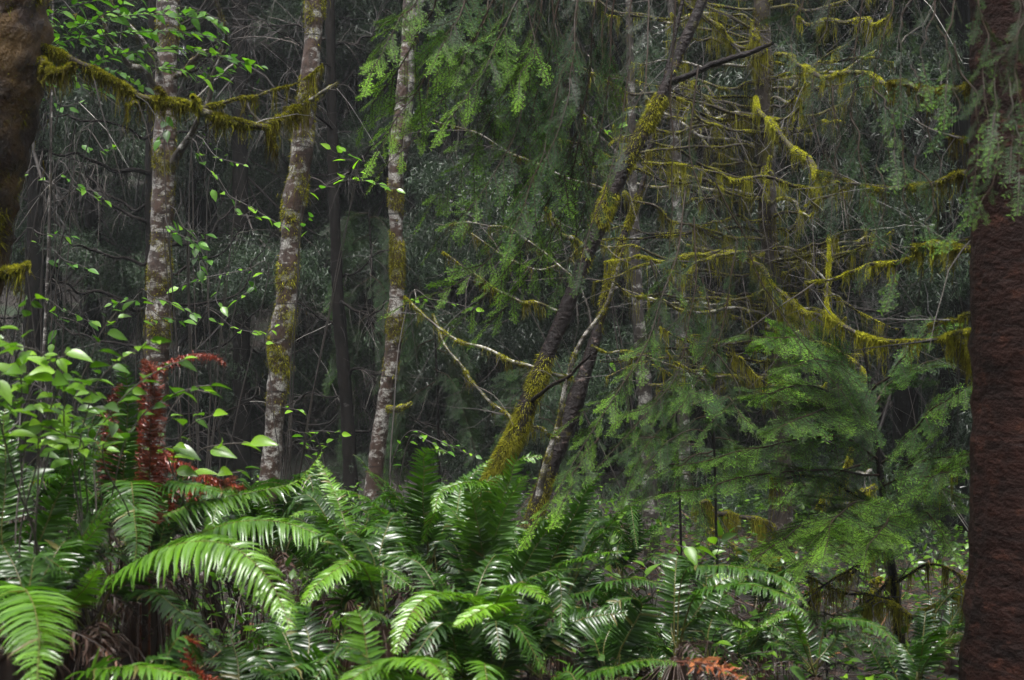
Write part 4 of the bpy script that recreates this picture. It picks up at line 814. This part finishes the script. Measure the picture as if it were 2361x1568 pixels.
fern('sword fern with a short lit frond tip pointing down left near the bottom middle', 880, 1440, 3.6, [
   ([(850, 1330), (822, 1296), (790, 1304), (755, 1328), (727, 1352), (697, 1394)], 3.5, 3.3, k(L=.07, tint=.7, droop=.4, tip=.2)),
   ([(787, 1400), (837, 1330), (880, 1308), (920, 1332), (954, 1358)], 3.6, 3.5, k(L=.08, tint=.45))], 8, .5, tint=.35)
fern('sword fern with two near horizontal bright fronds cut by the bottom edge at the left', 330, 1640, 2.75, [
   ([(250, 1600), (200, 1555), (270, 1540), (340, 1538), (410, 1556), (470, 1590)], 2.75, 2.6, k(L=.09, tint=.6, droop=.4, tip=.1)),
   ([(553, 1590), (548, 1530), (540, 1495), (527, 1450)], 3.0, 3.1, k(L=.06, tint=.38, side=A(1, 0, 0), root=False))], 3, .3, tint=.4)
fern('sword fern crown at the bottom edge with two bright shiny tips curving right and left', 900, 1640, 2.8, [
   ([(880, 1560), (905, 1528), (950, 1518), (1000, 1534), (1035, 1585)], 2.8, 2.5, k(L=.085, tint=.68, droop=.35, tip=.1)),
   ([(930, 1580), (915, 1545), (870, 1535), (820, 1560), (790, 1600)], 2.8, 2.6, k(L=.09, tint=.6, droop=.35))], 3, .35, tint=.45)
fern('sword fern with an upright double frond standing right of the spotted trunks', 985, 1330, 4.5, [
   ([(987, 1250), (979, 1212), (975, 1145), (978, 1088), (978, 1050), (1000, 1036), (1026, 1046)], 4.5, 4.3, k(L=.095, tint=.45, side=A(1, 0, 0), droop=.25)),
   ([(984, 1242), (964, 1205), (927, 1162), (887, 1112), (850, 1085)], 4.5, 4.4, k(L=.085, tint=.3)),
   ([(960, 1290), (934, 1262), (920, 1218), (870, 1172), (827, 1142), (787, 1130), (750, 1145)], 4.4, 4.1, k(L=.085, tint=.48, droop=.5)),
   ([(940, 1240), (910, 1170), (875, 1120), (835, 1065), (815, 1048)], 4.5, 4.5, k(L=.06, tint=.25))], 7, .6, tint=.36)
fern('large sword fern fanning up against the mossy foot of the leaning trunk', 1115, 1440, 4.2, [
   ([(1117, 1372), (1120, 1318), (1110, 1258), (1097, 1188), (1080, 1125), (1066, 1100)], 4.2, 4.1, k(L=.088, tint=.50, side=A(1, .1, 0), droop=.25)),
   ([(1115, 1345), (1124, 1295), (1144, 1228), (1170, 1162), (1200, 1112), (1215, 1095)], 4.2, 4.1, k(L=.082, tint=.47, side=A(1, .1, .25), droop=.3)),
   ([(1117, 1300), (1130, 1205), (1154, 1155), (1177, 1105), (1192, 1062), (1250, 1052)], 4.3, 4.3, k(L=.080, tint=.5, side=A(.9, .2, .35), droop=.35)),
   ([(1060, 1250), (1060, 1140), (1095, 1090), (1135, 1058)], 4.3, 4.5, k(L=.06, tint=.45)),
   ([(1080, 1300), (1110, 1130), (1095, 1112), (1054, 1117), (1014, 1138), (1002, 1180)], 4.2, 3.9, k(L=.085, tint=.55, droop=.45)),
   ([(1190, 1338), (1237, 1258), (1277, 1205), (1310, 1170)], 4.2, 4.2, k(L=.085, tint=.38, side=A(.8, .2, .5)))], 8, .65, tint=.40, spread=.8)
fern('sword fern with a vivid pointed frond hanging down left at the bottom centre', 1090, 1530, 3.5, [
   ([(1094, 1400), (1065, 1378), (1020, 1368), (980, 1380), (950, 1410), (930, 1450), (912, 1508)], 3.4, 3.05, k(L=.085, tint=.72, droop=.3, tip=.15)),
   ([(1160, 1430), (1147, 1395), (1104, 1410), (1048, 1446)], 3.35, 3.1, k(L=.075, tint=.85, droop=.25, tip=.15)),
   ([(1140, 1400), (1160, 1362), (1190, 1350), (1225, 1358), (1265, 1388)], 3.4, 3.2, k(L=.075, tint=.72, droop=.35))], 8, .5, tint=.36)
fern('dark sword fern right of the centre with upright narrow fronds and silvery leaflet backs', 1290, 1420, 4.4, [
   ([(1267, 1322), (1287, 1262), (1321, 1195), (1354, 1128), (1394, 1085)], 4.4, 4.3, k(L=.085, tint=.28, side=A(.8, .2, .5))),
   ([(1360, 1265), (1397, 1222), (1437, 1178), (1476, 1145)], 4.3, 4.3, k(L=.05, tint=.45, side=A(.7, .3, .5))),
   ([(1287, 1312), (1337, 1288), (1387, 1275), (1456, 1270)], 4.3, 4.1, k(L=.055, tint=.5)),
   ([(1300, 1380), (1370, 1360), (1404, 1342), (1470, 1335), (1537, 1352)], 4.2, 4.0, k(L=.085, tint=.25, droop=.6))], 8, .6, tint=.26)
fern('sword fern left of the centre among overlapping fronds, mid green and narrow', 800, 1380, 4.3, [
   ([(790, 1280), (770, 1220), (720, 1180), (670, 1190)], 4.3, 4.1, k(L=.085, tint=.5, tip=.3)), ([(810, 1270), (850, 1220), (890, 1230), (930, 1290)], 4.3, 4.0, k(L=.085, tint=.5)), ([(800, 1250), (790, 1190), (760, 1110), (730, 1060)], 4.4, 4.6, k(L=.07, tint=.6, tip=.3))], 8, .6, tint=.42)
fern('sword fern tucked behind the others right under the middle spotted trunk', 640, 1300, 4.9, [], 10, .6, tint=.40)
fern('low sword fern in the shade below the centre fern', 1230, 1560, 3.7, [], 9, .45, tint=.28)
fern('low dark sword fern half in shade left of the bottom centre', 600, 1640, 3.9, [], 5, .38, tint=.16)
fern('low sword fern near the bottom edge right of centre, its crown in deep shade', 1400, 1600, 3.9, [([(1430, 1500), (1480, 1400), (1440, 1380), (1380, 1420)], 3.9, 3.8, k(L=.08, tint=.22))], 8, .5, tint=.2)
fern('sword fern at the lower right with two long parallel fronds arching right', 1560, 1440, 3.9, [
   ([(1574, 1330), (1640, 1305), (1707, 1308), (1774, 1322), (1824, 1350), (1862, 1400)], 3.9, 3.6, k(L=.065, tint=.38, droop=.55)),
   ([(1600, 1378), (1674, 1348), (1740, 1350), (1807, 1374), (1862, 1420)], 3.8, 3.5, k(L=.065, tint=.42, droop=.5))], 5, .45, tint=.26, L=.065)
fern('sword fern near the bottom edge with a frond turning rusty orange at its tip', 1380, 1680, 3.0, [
   ([(1354, 1572), (1420, 1538), (1487, 1522), (1560, 1528)], 3.0, 2.9, k(L=.07, tint=.45, droop=.5)),
   ([(1560, 1526), (1620, 1530), (1680, 1552), (1730, 1590)], 2.9, 2.8, k(L=.07, dead=True, tint=.85, root=False, droop=.2, tip=0))], 2, .3, tint=.35)
fern('slender fern in the shade beneath the dead sticks, arching right toward the big red trunk', 1880, 1560, 4.2, [
   ([(1907, 1440), (1974, 1430), (2024, 1445), (2057, 1478), (2076, 1530)], 4.2, 4.0, k(L=.06, tint=.42)), ([(1850, 1480), (1824, 1415), (1780, 1430), (1757, 1447)], 4.1, 4.0, k(L=.04, tint=.65))], 6, .4, tint=.3, L=.06)
fern('dark shining fern against the foot of the big red trunk', 2110, 1600, 3.9, [
   ([(2124, 1512), (2140, 1472), (2174, 1448), (2236, 1436)], 3.9, 3.7, k(L=.065, tint=.4)), ([(2157, 1412), (2190, 1372), (2240, 1342)], 4.2, 4.2, k(L=.075, tint=.2, root=False)), ([(2130, 1540), (2170, 1490), (2215, 1460)], 3.8, 3.6, k(L=.06, tint=.35))], 5, .45, tint=.2, L=.06)  # low tint: understory shade put into the leaf colour
fern('small fern with pale shiny fronds beneath the salal at the lower right', 1640, 1560, 4.3, [([(1700, 1480), (1740, 1450), (1790, 1430)], 4.2, 4.1, k(L=.045, tint=.6, root=False))], 7, .4, tint=.26, L=.06)
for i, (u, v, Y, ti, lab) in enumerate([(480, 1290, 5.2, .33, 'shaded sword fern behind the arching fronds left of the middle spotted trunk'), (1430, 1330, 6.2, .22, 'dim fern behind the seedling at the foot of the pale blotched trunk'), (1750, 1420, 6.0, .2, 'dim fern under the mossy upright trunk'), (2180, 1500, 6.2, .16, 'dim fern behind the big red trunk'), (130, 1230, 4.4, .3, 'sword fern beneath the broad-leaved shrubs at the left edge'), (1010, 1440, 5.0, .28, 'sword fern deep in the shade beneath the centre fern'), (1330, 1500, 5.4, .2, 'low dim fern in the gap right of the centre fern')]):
    fern(lab, u, v, Y, [], 9, .6, tint=ti)  # dim ferns at the right have shade put into their low leaf tint
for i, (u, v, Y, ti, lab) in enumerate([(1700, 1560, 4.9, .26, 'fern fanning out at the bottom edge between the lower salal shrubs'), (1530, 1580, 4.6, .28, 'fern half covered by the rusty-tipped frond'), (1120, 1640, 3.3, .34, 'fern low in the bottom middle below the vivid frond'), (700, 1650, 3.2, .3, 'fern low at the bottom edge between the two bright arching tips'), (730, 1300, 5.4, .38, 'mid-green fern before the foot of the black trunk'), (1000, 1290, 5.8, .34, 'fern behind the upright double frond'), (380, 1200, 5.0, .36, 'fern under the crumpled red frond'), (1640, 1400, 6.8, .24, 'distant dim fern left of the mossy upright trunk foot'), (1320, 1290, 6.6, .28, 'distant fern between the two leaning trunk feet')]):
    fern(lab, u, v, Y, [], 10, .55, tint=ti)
# dead red fronds
def dead_frond(label, pts, y1, y2, L=.06, tint=.5, **kw):
    W = path(pts, y1, y2); b = W[0].copy(); g = ground(b); b[2] = min(b[2], g)
    W = np.vstack([b, W]); mb = MB(); st = np.linalg.norm(W[1]-W[0])/np.linalg.norm(np.diff(W, axis=0), axis=1).sum()
    for j in range(2): frond_mesh(mb, W+rng.normal(0, .004, W.shape)*j, L, tint=tint, stipe=min(st*.8, .6), dead=True, dens=1.5, droop=.9, **kw)
    tag(mb.build('dead_frond', M['deadfern'], org=b), label, 'dead fern')
dead_frond('glossy red withered frond standing upright left of the leftmost spotted trunk', [(345, 1120), (347, 1060), (350, 980), (352, 900), (346, 850), (335, 830)], 3.7, 3.55, .055, .5, side=A(1, 0, 0))
dead_frond('thin reddish withered frond arching right before the leftmost spotted trunk', [(325, 905), (360, 850), (420, 822), (480, 818), (520, 838)], 3.8, 3.8, .03, .35)
dead_frond('crumpled red frond lying on the fern mass below the leftmost spotted trunk', [(360, 1080), (420, 1072), (490, 1100), (560, 1125)], 4.0, 4.0, .06, .4)
dead_frond('dark red frond hidden behind the long low green frond', [(390, 1160), (430, 1140), (470, 1120), (540, 1108)], 3.95, 4.0, .05, .55)
dead_frond('brown dead frond under the silvery drooping frond', [(255, 1060), (250, 980), (262, 920), (280, 890)], 3.9, 3.9, .05, .2, side=A(1, 0, 0))
dead_frond('rusty dead frond on the ground in the dark hollow at the lower left', [(430, 1500), (440, 1530), (470, 1555), (520, 1575)], 3.0, 3.0, .04, .5)
print('ferns done')

# ------------------------------------------------------------------ salal and leafy sprays
def leafy(name, label, cat, base, stems, leaf, ls, tint, mat, gap, group=None, updroop=.15, rootit=True, r=.0028, red=0.0, wmat='twig', stem_t=.35, only=None):
    """stems: (pts, Y, Y2) twigs with alternate leaves, all on one plant rooted at base (u, v, Y)"""
    b = at(*base); z = ground(b); loc = A(b[0], b[1], z)
    root = thing(name, label, cat, tuple(loc), group)
    for st in stems:
        pts, y1, y2 = st[:3]; W = path(pts, y1, y2); S = smooth(W, 40)
        full = np.vstack([loc+rng.normal(0, .02, 3)*A(1, 1, 0), (loc*.55+W[0]*.45)+A(0, 0, .08)+rng.normal(0, .03, 3), W]) if rootit else W
        F = wobble(smooth(full, 60), .006); rr = max(r, .00062*y1); mb = MB(); tubes(mb, F, np.linspace(rr, rr*.5, 60), 5, stem_t); sm = mb.build('stem', M[wmat], root)
        S = smooth(F[-int(60*(len(S)/ (len(S)+20.))):], 60) if False else S
        Ln = np.linalg.norm(np.diff(S, axis=0), axis=1).sum(); n = max(3, int(Ln/gap)); s = (np.arange(n)+.5)/n; i = (s*38.9).astype(int)
        P = S[i]; tg = nrm(S[i+1]-S[i]); sg = np.where(np.arange(n) % 2, 1, -1)[:, None]; side = nrm(np.cross(tg, np.broadcast_to(A(0.1, .2, 1), tg.shape)))
        D = nrm(side*sg*rng.uniform(.5, 1, (n, 1))+tg*.7+A(0, -.15, -updroop)+rng.normal(0, .28, (n, 3)))
        D = np.vstack([D, nrm(tg[-1:])]); P = np.vstack([P, S[-1:]])
        X, Yv, Z = axes(D, nrm(A(rng.normal(0, .2), -.35, 1)), rng.normal(0, .45, n+1))
        g = MB(); inst(g, leaf, X, Yv, Z, P, ls*rng.uniform(.45, 1.15, n+1), (tint-.5)+rng.normal(0, .18, n+1)); g.build('leaves', M[mat], sm)
    return root
SG = 'salal shrubs'
leafy('salal_shrub', 'big-leaved shrub with pale green ovate leaves at the left edge above the ferns', 'shrub', (60, 1330, 3.3), [
  ([(45, 1050), (42, 950), (40, 860), (20, 790), (-10, 750)], 3.25, 3.1), ([(60, 1050), (70, 900), (50, 780), (60, 705), (80, 690)], 3.4, 3.3), ([(90, 1060), (110, 950), (130, 880), (90, 820), (40, 800)], 3.3, 3.0), ([(20, 1060), (0, 960), (-20, 880), (10, 860)], 3.1, 2.9), ([(110, 1040), (130, 960), (100, 900), (60, 880)], 3.4, 3.4),
  ([(80, 1040), (90, 960), (80, 930), (30, 930)], 3.2, 3.0)], SALAL, .062, .60, 'salal', .026, SG, r=.003, stem_t=.6)
leafy('salal_shrub', 'broad-leaved salal spreading between the left edge and the red dead frond', 'shrub', (210, 1330, 3.5), [
  ([(180, 1050), (190, 950), (220, 880), (270, 830), (330, 800), (352, 790)], 3.4, 3.2), ([(170, 1060), (150, 960), (140, 880), (130, 830), (150, 810)], 3.4, 3.1), ([(220, 1050), (250, 960), (300, 900), (370, 850), (420, 830)], 3.5, 3.5), ([(160, 1040), (180, 900), (215, 820), (240, 770), (280, 720)], 3.6, 3.6),
  ([(240, 1040), (260, 980), (230, 920), (200, 900)], 3.3, 3.1), ([(280, 1050), (320, 970), (370, 930), (430, 900), (480, 905)], 3.5, 3.5), ([(190, 1040), (140, 1000), (100, 980)], 3.3, 3.1)], SALAL, .060, .60, 'salal', .025, SG, stem_t=.6)
leafy('salal_shrub', 'darker salal with long shiny leaves right of the red dead frond', 'shrub', (430, 1300, 4.0), [
  ([(400, 1100), (410, 1010), (440, 970), (490, 955)], 3.9, 3.7), ([(430, 1110), (460, 1050), (510, 1030), (570, 1022)], 3.9, 3.8), ([(380, 1080), (390, 960), (430, 900), (480, 890)], 4.0, 4.0), ([(450, 1110), (500, 1090), (560, 1080)], 4.0, 4.0), ([(400, 1080), (380, 1040), (400, 1030)], 3.8, 3.7)], SALAL, .075, .60, 'salal', .05, SG, stem_t=.6)
leafy('salal_shrub', 'dark shaded salal low at the left between the fern fronds', 'shrub', (150, 1330, 3.7), [
  ([(60, 1120), (90, 1040), (130, 1010)], 3.6, 3.5), ([(150, 1120), (180, 1050), (220, 1030)], 3.7, 3.6), ([(20, 1130), (30, 1010), (50, 990)], 3.5, 3.4), ([(100, 1100), (160, 990), (190, 970)], 3.7, 3.7), ([(230, 1110), (210, 1000), (240, 970)], 3.7, 3.7)], SALAL, .07, .3, 'salal', .04, SG, stem_t=.6)
leafy('salal_shrub', 'salal with lit round leaves in front of the pale blotched trunk', 'shrub', (1500, 1480, 4.8), [
  ([(1480, 1350), (1500, 1280), (1540, 1250), (1600, 1262)], 4.7, 4.6), ([(1500, 1350), (1440, 1290), (1400, 1270), (1420, 1215)], 4.7, 4.7), ([(1520, 1360), (1580, 1300), (1640, 1280), (1655, 1240)], 4.8, 4.7), ([(1500, 1370), (1560, 1330), (1640, 1330)], 4.8, 4.7), ([(1470, 1360), (1420, 1330), (1380, 1300)], 4.7, 4.6)], SALAL, .070, .62, 'salal', .045, SG, stem_t=.5)
leafy('salal_shrub', 'low salal with silvery wet leaves near the bottom right of centre', 'shrub', (1640, 1600, 4.1), [
  ([(1640, 1500), (1660, 1450), (1700, 1442)], 4.1, 4.0), ([(1620, 1520), (1590, 1470), (1560, 1440)], 4.1, 4.0), ([(1660, 1540), (1720, 1510), (1790, 1500)], 4.0, 3.9), ([(1680, 1560), (1760, 1540), (1830, 1530)], 4.0, 3.9), ([(1620, 1540), (1600, 1510), (1640, 1490)], 4.0, 3.8), ([(1600, 1540), (1540, 1490), (1500, 1440)], 4.2, 4.2)], SALAL, .062, .50, 'salal', .04, SG, stem_t=.5)
leafy('salal_shrub', 'small-leaved salal on the ground between the lower ferns at the right', 'shrub', (1930, 1600, 4.3), [
  ([(1900, 1540), (1930, 1500), (1980, 1490)], 4.3, 4.2), ([(1860, 1560), (1840, 1510), (1800, 1470)], 4.3, 4.2), ([(1960, 1560), (2000, 1530), (2040, 1520)], 4.2, 4.1), ([(1880, 1500), (1930, 1470), (2000, 1450)], 4.4, 4.3), ([(1900, 1570), (1960, 1560), (2020, 1560)], 4.0, 3.9)], SALAL, .055, .5, 'salal', .04, SG, stem_t=.5)
leafy('salal_shrub', 'salal with upright pale leaves before the fallen mossy limb', 'shrub', (1620, 1460, 5.4), [
  ([(1610, 1330), (1625, 1280), (1660, 1250)], 5.3, 5.2), ([(1630, 1360), (1720, 1400), (1760, 1440)], 5.2, 5.0), ([(1600, 1360), (1560, 1380), (1540, 1430)], 5.2, 5.0), ([(1660, 1350), (1740, 1330), (1800, 1350)], 5.3, 5.1)], SALAL, .07, .5, 'salal', .05, SG, stem_t=.5)
VG = 'thin leafy saplings between the trunks'
leafy('leafy_sapling', 'broadleaf tree top with many shiny leaves filling the upper left behind the mossy limb', 'sapling', (-150, 1000, 6.6), [
  ([(-40, 300), (60, 150), (150, 80), (250, 40), (360, 30), (470, 40)], 6.5, 6.2), ([(-40, 330), (100, 190), (200, 150), (300, 120), (420, 110), (520, 130), (600, 152)], 6.5, 6.1), ([(-40, 250), (60, 80), (150, 20), (260, -5)], 6.5, 6.3), ([(0, 230), (120, 110), (230, 80), (330, 70), (450, 75), (510, 95)], 6.6, 6.3),
  ([(0, 280), (130, 160), (180, 190), (240, 215)], 6.6, 6.4), ([(100, 60), (200, 50), (330, -10), (420, -20)], 6.7, 6.5), ([(60, 200), (150, 150), (260, 160), (330, 200)], 6.6, 6.5), ([(300, 40), (400, 20), (460, 30), (510, 60)], 6.4, 6.2), ([(180, 100), (260, 110), (340, 150), (420, 160), (480, 180), (560, 150)], 6.4, 6.1)], LEAF, .066, .52, 'leaf', .018, VG, rootit=True, r=.004)
leafy('leafy_sapling', 'thin branch of bright leaves right of the middle spotted trunk, crossing the black trunk', 'sapling', (640, 1200, 8.2), [
  ([(700, 445), (760, 430), (800, 410), (860, 420), (912, 436)], 8.0, 7.8), ([(820, 405), (800, 370), (765, 345)], 7.9, 7.8), ([(820, 405), (840, 380), (800, 350)], 7.8, 7.7), ([(690, 560), (705, 510), (712, 500)], 8.1, 8.0)], LEAF, .075, .8, 'leaf', .07, VG)
leafy('leafy_sapling', 'sapling with rows of small lit leaves descending toward the middle spotted trunk', 'sapling', (470, 1200, 8.6), [
  ([(440, 350), (500, 365), (560, 380)], 8.6, 8.4), ([(480, 430), (530, 455), (580, 480), (650, 520)], 8.6, 8.4), ([(440, 345), (470, 380), (490, 400)], 8.6, 8.5), ([(620, 630), (560, 625), (480, 640), (415, 662)], 8.5, 8.3), ([(520, 640), (500, 680), (510, 705)], 8.5, 8.4), ([(470, 730), (540, 760), (590, 770)], 8.5, 8.4), ([(540, 470), (545, 490), (600, 500)], 8.5, 8.4), ([(560, 640), (590, 660), (550, 690)], 8.5, 8.4)], LEAF, .072, .68, 'leaf', .065, VG)
leafy('leafy_sapling', 'sprig of shiny grey-green leaves hanging right beside the leftmost spotted trunk', 'sapling', (430, 1150, 8.0), [
  ([(375, 520), (390, 530), (420, 545), (460, 560)], 7.9, 7.7), ([(390, 500), (430, 530), (470, 540)], 7.9, 7.8), ([(430, 540), (450, 580), (460, 620)], 7.9, 7.8), ([(430, 550), (470, 590), (480, 600)], 7.9, 7.8), ([(375, 260), (385, 290), (370, 320)], 7.9, 7.8)], LEAF, .08, .45, 'leaf', .045, VG)
leafy('leafy_sapling', 'sparse leafy twigs low in front of the leftmost spotted trunk', 'sapling', (330, 1150, 7.4), [
  ([(320, 700), (360, 690), (400, 700), (450, 725)], 7.3, 7.1), ([(320, 740), (370, 735), (420, 740)], 7.3, 7.2), ([(240, 760), (250, 720), (275, 700)], 7.3, 7.2), ([(110, 720), (150, 715), (210, 740)], 7.4, 7.2), ([(330, 700), (300, 690), (260, 700)], 7.3, 7.2), ([(170, 740), (130, 760), (120, 790)], 7.3, 7.2)], LEAF, .075, .5, 'leaf', .05, VG)
leafy('leafy_sapling', 'thin twigs with scattered leaves in the dim gap at the far left', 'sapling', (100, 1000, 8.6), [
  ([(60, 560), (100, 540), (160, 545)], 8.5, 8.4), ([(130, 400), (180, 425), (240, 470)], 8.5, 8.4), ([(100, 420), (60, 400), (40, 410)], 8.5, 8.4), ([(100, 600), (150, 605), (200, 620)], 8.5, 8.4), ([(120, 230), (140, 250), (190, 240)], 8.5, 8.4), ([(160, 430), (210, 440), (240, 460)], 8.5, 8.4), ([(180, 330), (240, 350), (260, 340)], 8.6, 8.4)], LEAF, .07, .5, 'leaf', .06, VG)
leafy('leafy_sapling', 'low sprig of pale leaves at the foot of the middle spotted trunk', 'sapling', (660, 1180, 8.2), [
  ([(660, 1010), (700, 1000), (740, 995), (785, 1000)], 8.1, 8.0), ([(650, 960), (665, 940), (690, 945)], 8.1, 8.0), ([(680, 1020), (720, 1030), (750, 1020)], 8.1, 8.0), ([(610, 800), (615, 770), (632, 755)], 8.3, 8.2), ([(690, 1050), (740, 1040), (720, 1010)], 8.1, 8.0)], LEAF, .06, .8, 'leaf', .05, VG)
leafy('leafy_sapling', 'low arching twig of small leaves between the right spotted trunk and the leaning trunk', 'sapling', (900, 1180, 8.0), [
  ([(900, 1080), (940, 1000), (1000, 1010), (1050, 1030), (1095, 1050)], 8.0, 7.8), ([(940, 690), (990, 690), (1040, 700), (1095, 712)], 8.6, 8.4), ([(940, 1020), (970, 1010), (1030, 1040)], 8.0, 7.8)], LEAF, .05, .62, 'leaf', .045, VG)
leafy('leafy_sapling', 'few lit leaves behind the needle curtain left of the leaning trunk top', 'sapling', (1500, 1200, 10), [
  ([(1330, 290), (1360, 270), (1380, 290), (1400, 300)], 9.8, 9.6), ([(1440, 270), (1465, 280), (1480, 290)], 9.8, 9.7), ([(1360, 300), (1400, 310), (1430, 290)], 9.8, 9.6), ([(1400, 830), (1420, 840), (1440, 820)], 9, 8.8), ([(1020, 330), (1010, 300), (990, 280)], 9.8, 9.7)], LEAF, .07, .7, 'leaf', .05, VG)
leafy('leafy_sapling', 'hazy small-leaved bush on the slope at the upper left', 'sapling', (200, 900, 16), [
  ([(100+rng.uniform(0, 450), 60+rng.uniform(0, 340)), (150+j*30, 100+rng.uniform(0, 260)), (130+j*32+rng.uniform(0, 60), 60+rng.uniform(0, 330))] , 15.5, 15.0) for j in range(14)], LEAF, .07, .5, 'leaf', .07, VG, r=.004)
print('leaves done')

# ------------------------------------------------------------------ litter and tangle near the ground
def litter():
    mb = MB(); n = 5200
    y = rng.uniform(2.2, 12, n); x = rng.uniform(-.5, .5, n)*0.9*y; z = hterr(x, y)
    k = 5; t = np.linspace(0, 1, k); d = nrm(np.stack([rng.normal(0, 1, n), rng.normal(0, 1, n), rng.uniform(-.05, .55, n)], 1)); L = rng.uniform(.06, .4, n)
    P = np.stack([x, y, z+rng.uniform(0, .05, n)], 1)[:, None]+(L[:, None]*t)[:, :, None]*d[:, None]; P += rng.normal(0, .006, P.shape)*t[None, :, None]
    tubes(mb, P, .0028*(1-.6*t)[None]*rng.uniform(.5, 1.6, (n, 1)), 3, np.clip(rng.normal(.35, .3, n), 0, 1))
    tag(mb.build('fallen_twigs', M['litter']), 'fallen twigs strewn over the forest floor', kind='stuff')
    mb = MB(); n = 5000; y = rng.uniform(2.2, 11, n); x = rng.uniform(-.5, .5, n)*0.9*y
    D = nrm(np.stack([rng.normal(0, 1, n), rng.normal(0, 1, n), rng.normal(0, .25, n)], 1)); X, Yv, Z = axes(D, UP, rng.normal(0, .4, n))
    inst(mb, LEAF, X, Yv, Z, np.stack([x, y, hterr(x, y)+.02+rng.uniform(0, .04, n)], 1), rng.uniform(.025, .06, n), rng.uniform(-.4, .4, n))
    tag(mb.build('leaf_litter', M['litter']), 'brown fallen leaves covering the forest floor', kind='stuff')
    mb = MB(); n = 20000; y = rng.uniform(3.8, 12, n); x = rng.uniform(-.5, .5, n)*0.85*y; keep = (np.sin(x*3)*np.sin(y*2.3)+rng.normal(0, .6, n)) > -.3; x = x[keep]; y = y[keep]; n = len(x)
    D = nrm(np.stack([rng.normal(0, 1, n), rng.normal(0, 1, n), rng.uniform(.1, .8, n)], 1)); X, Yv, Z = axes(D, UP, rng.normal(0, .4, n))
    inst(mb, LEAF, X, Yv, Z, np.stack([x, y, hterr(x, y)+rng.uniform(.03, .38, n)], 1), rng.uniform(.025, .055, n), rng.uniform(-.35, .2, n))
    tag(mb.build('ground_cover', M['salal']), 'small green leaves of low ground cover', kind='stuff')
litter()

# ------------------------------------------------------------------ air: thin mist between the trees
def haze():
    m = bpy.data.materials.new('haze'); m.use_nodes = True; nt = m.node_tree; nt.nodes.clear(); o = nt.nodes.new('ShaderNodeOutputMaterial')
    v = nt.nodes.new('ShaderNodeVolumePrincipled'); v.inputs['Color'].default_value = (.80, .86, .90, 1); v.inputs['Density'].default_value = HAZE; v.inputs['Anisotropy'].default_value = 0.2
    nt.links.new(v.outputs[0], o.inputs['Volume'])
    mb = MB(); x0, x1, y0, y1, z0, z1 = -62, 62, -31, 72, -2.5, 32
    mb.add([(x, y, z) for z in (z0, z1) for x, y in ((x0, y0), (x1, y0), (x1, y1), (x0, y1))], Q=[(3, 2, 1, 0), (4, 5, 6, 7), (0, 1, 5, 4), (1, 2, 6, 5), (2, 3, 7, 6), (3, 0, 4, 7)])
    tag(mb.build('haze', m, smooth_=False), 'thin grey mist hanging between the trees', kind='stuff')
HAZE = 0.0014
haze()
print('all done', len(bpy.data.objects))
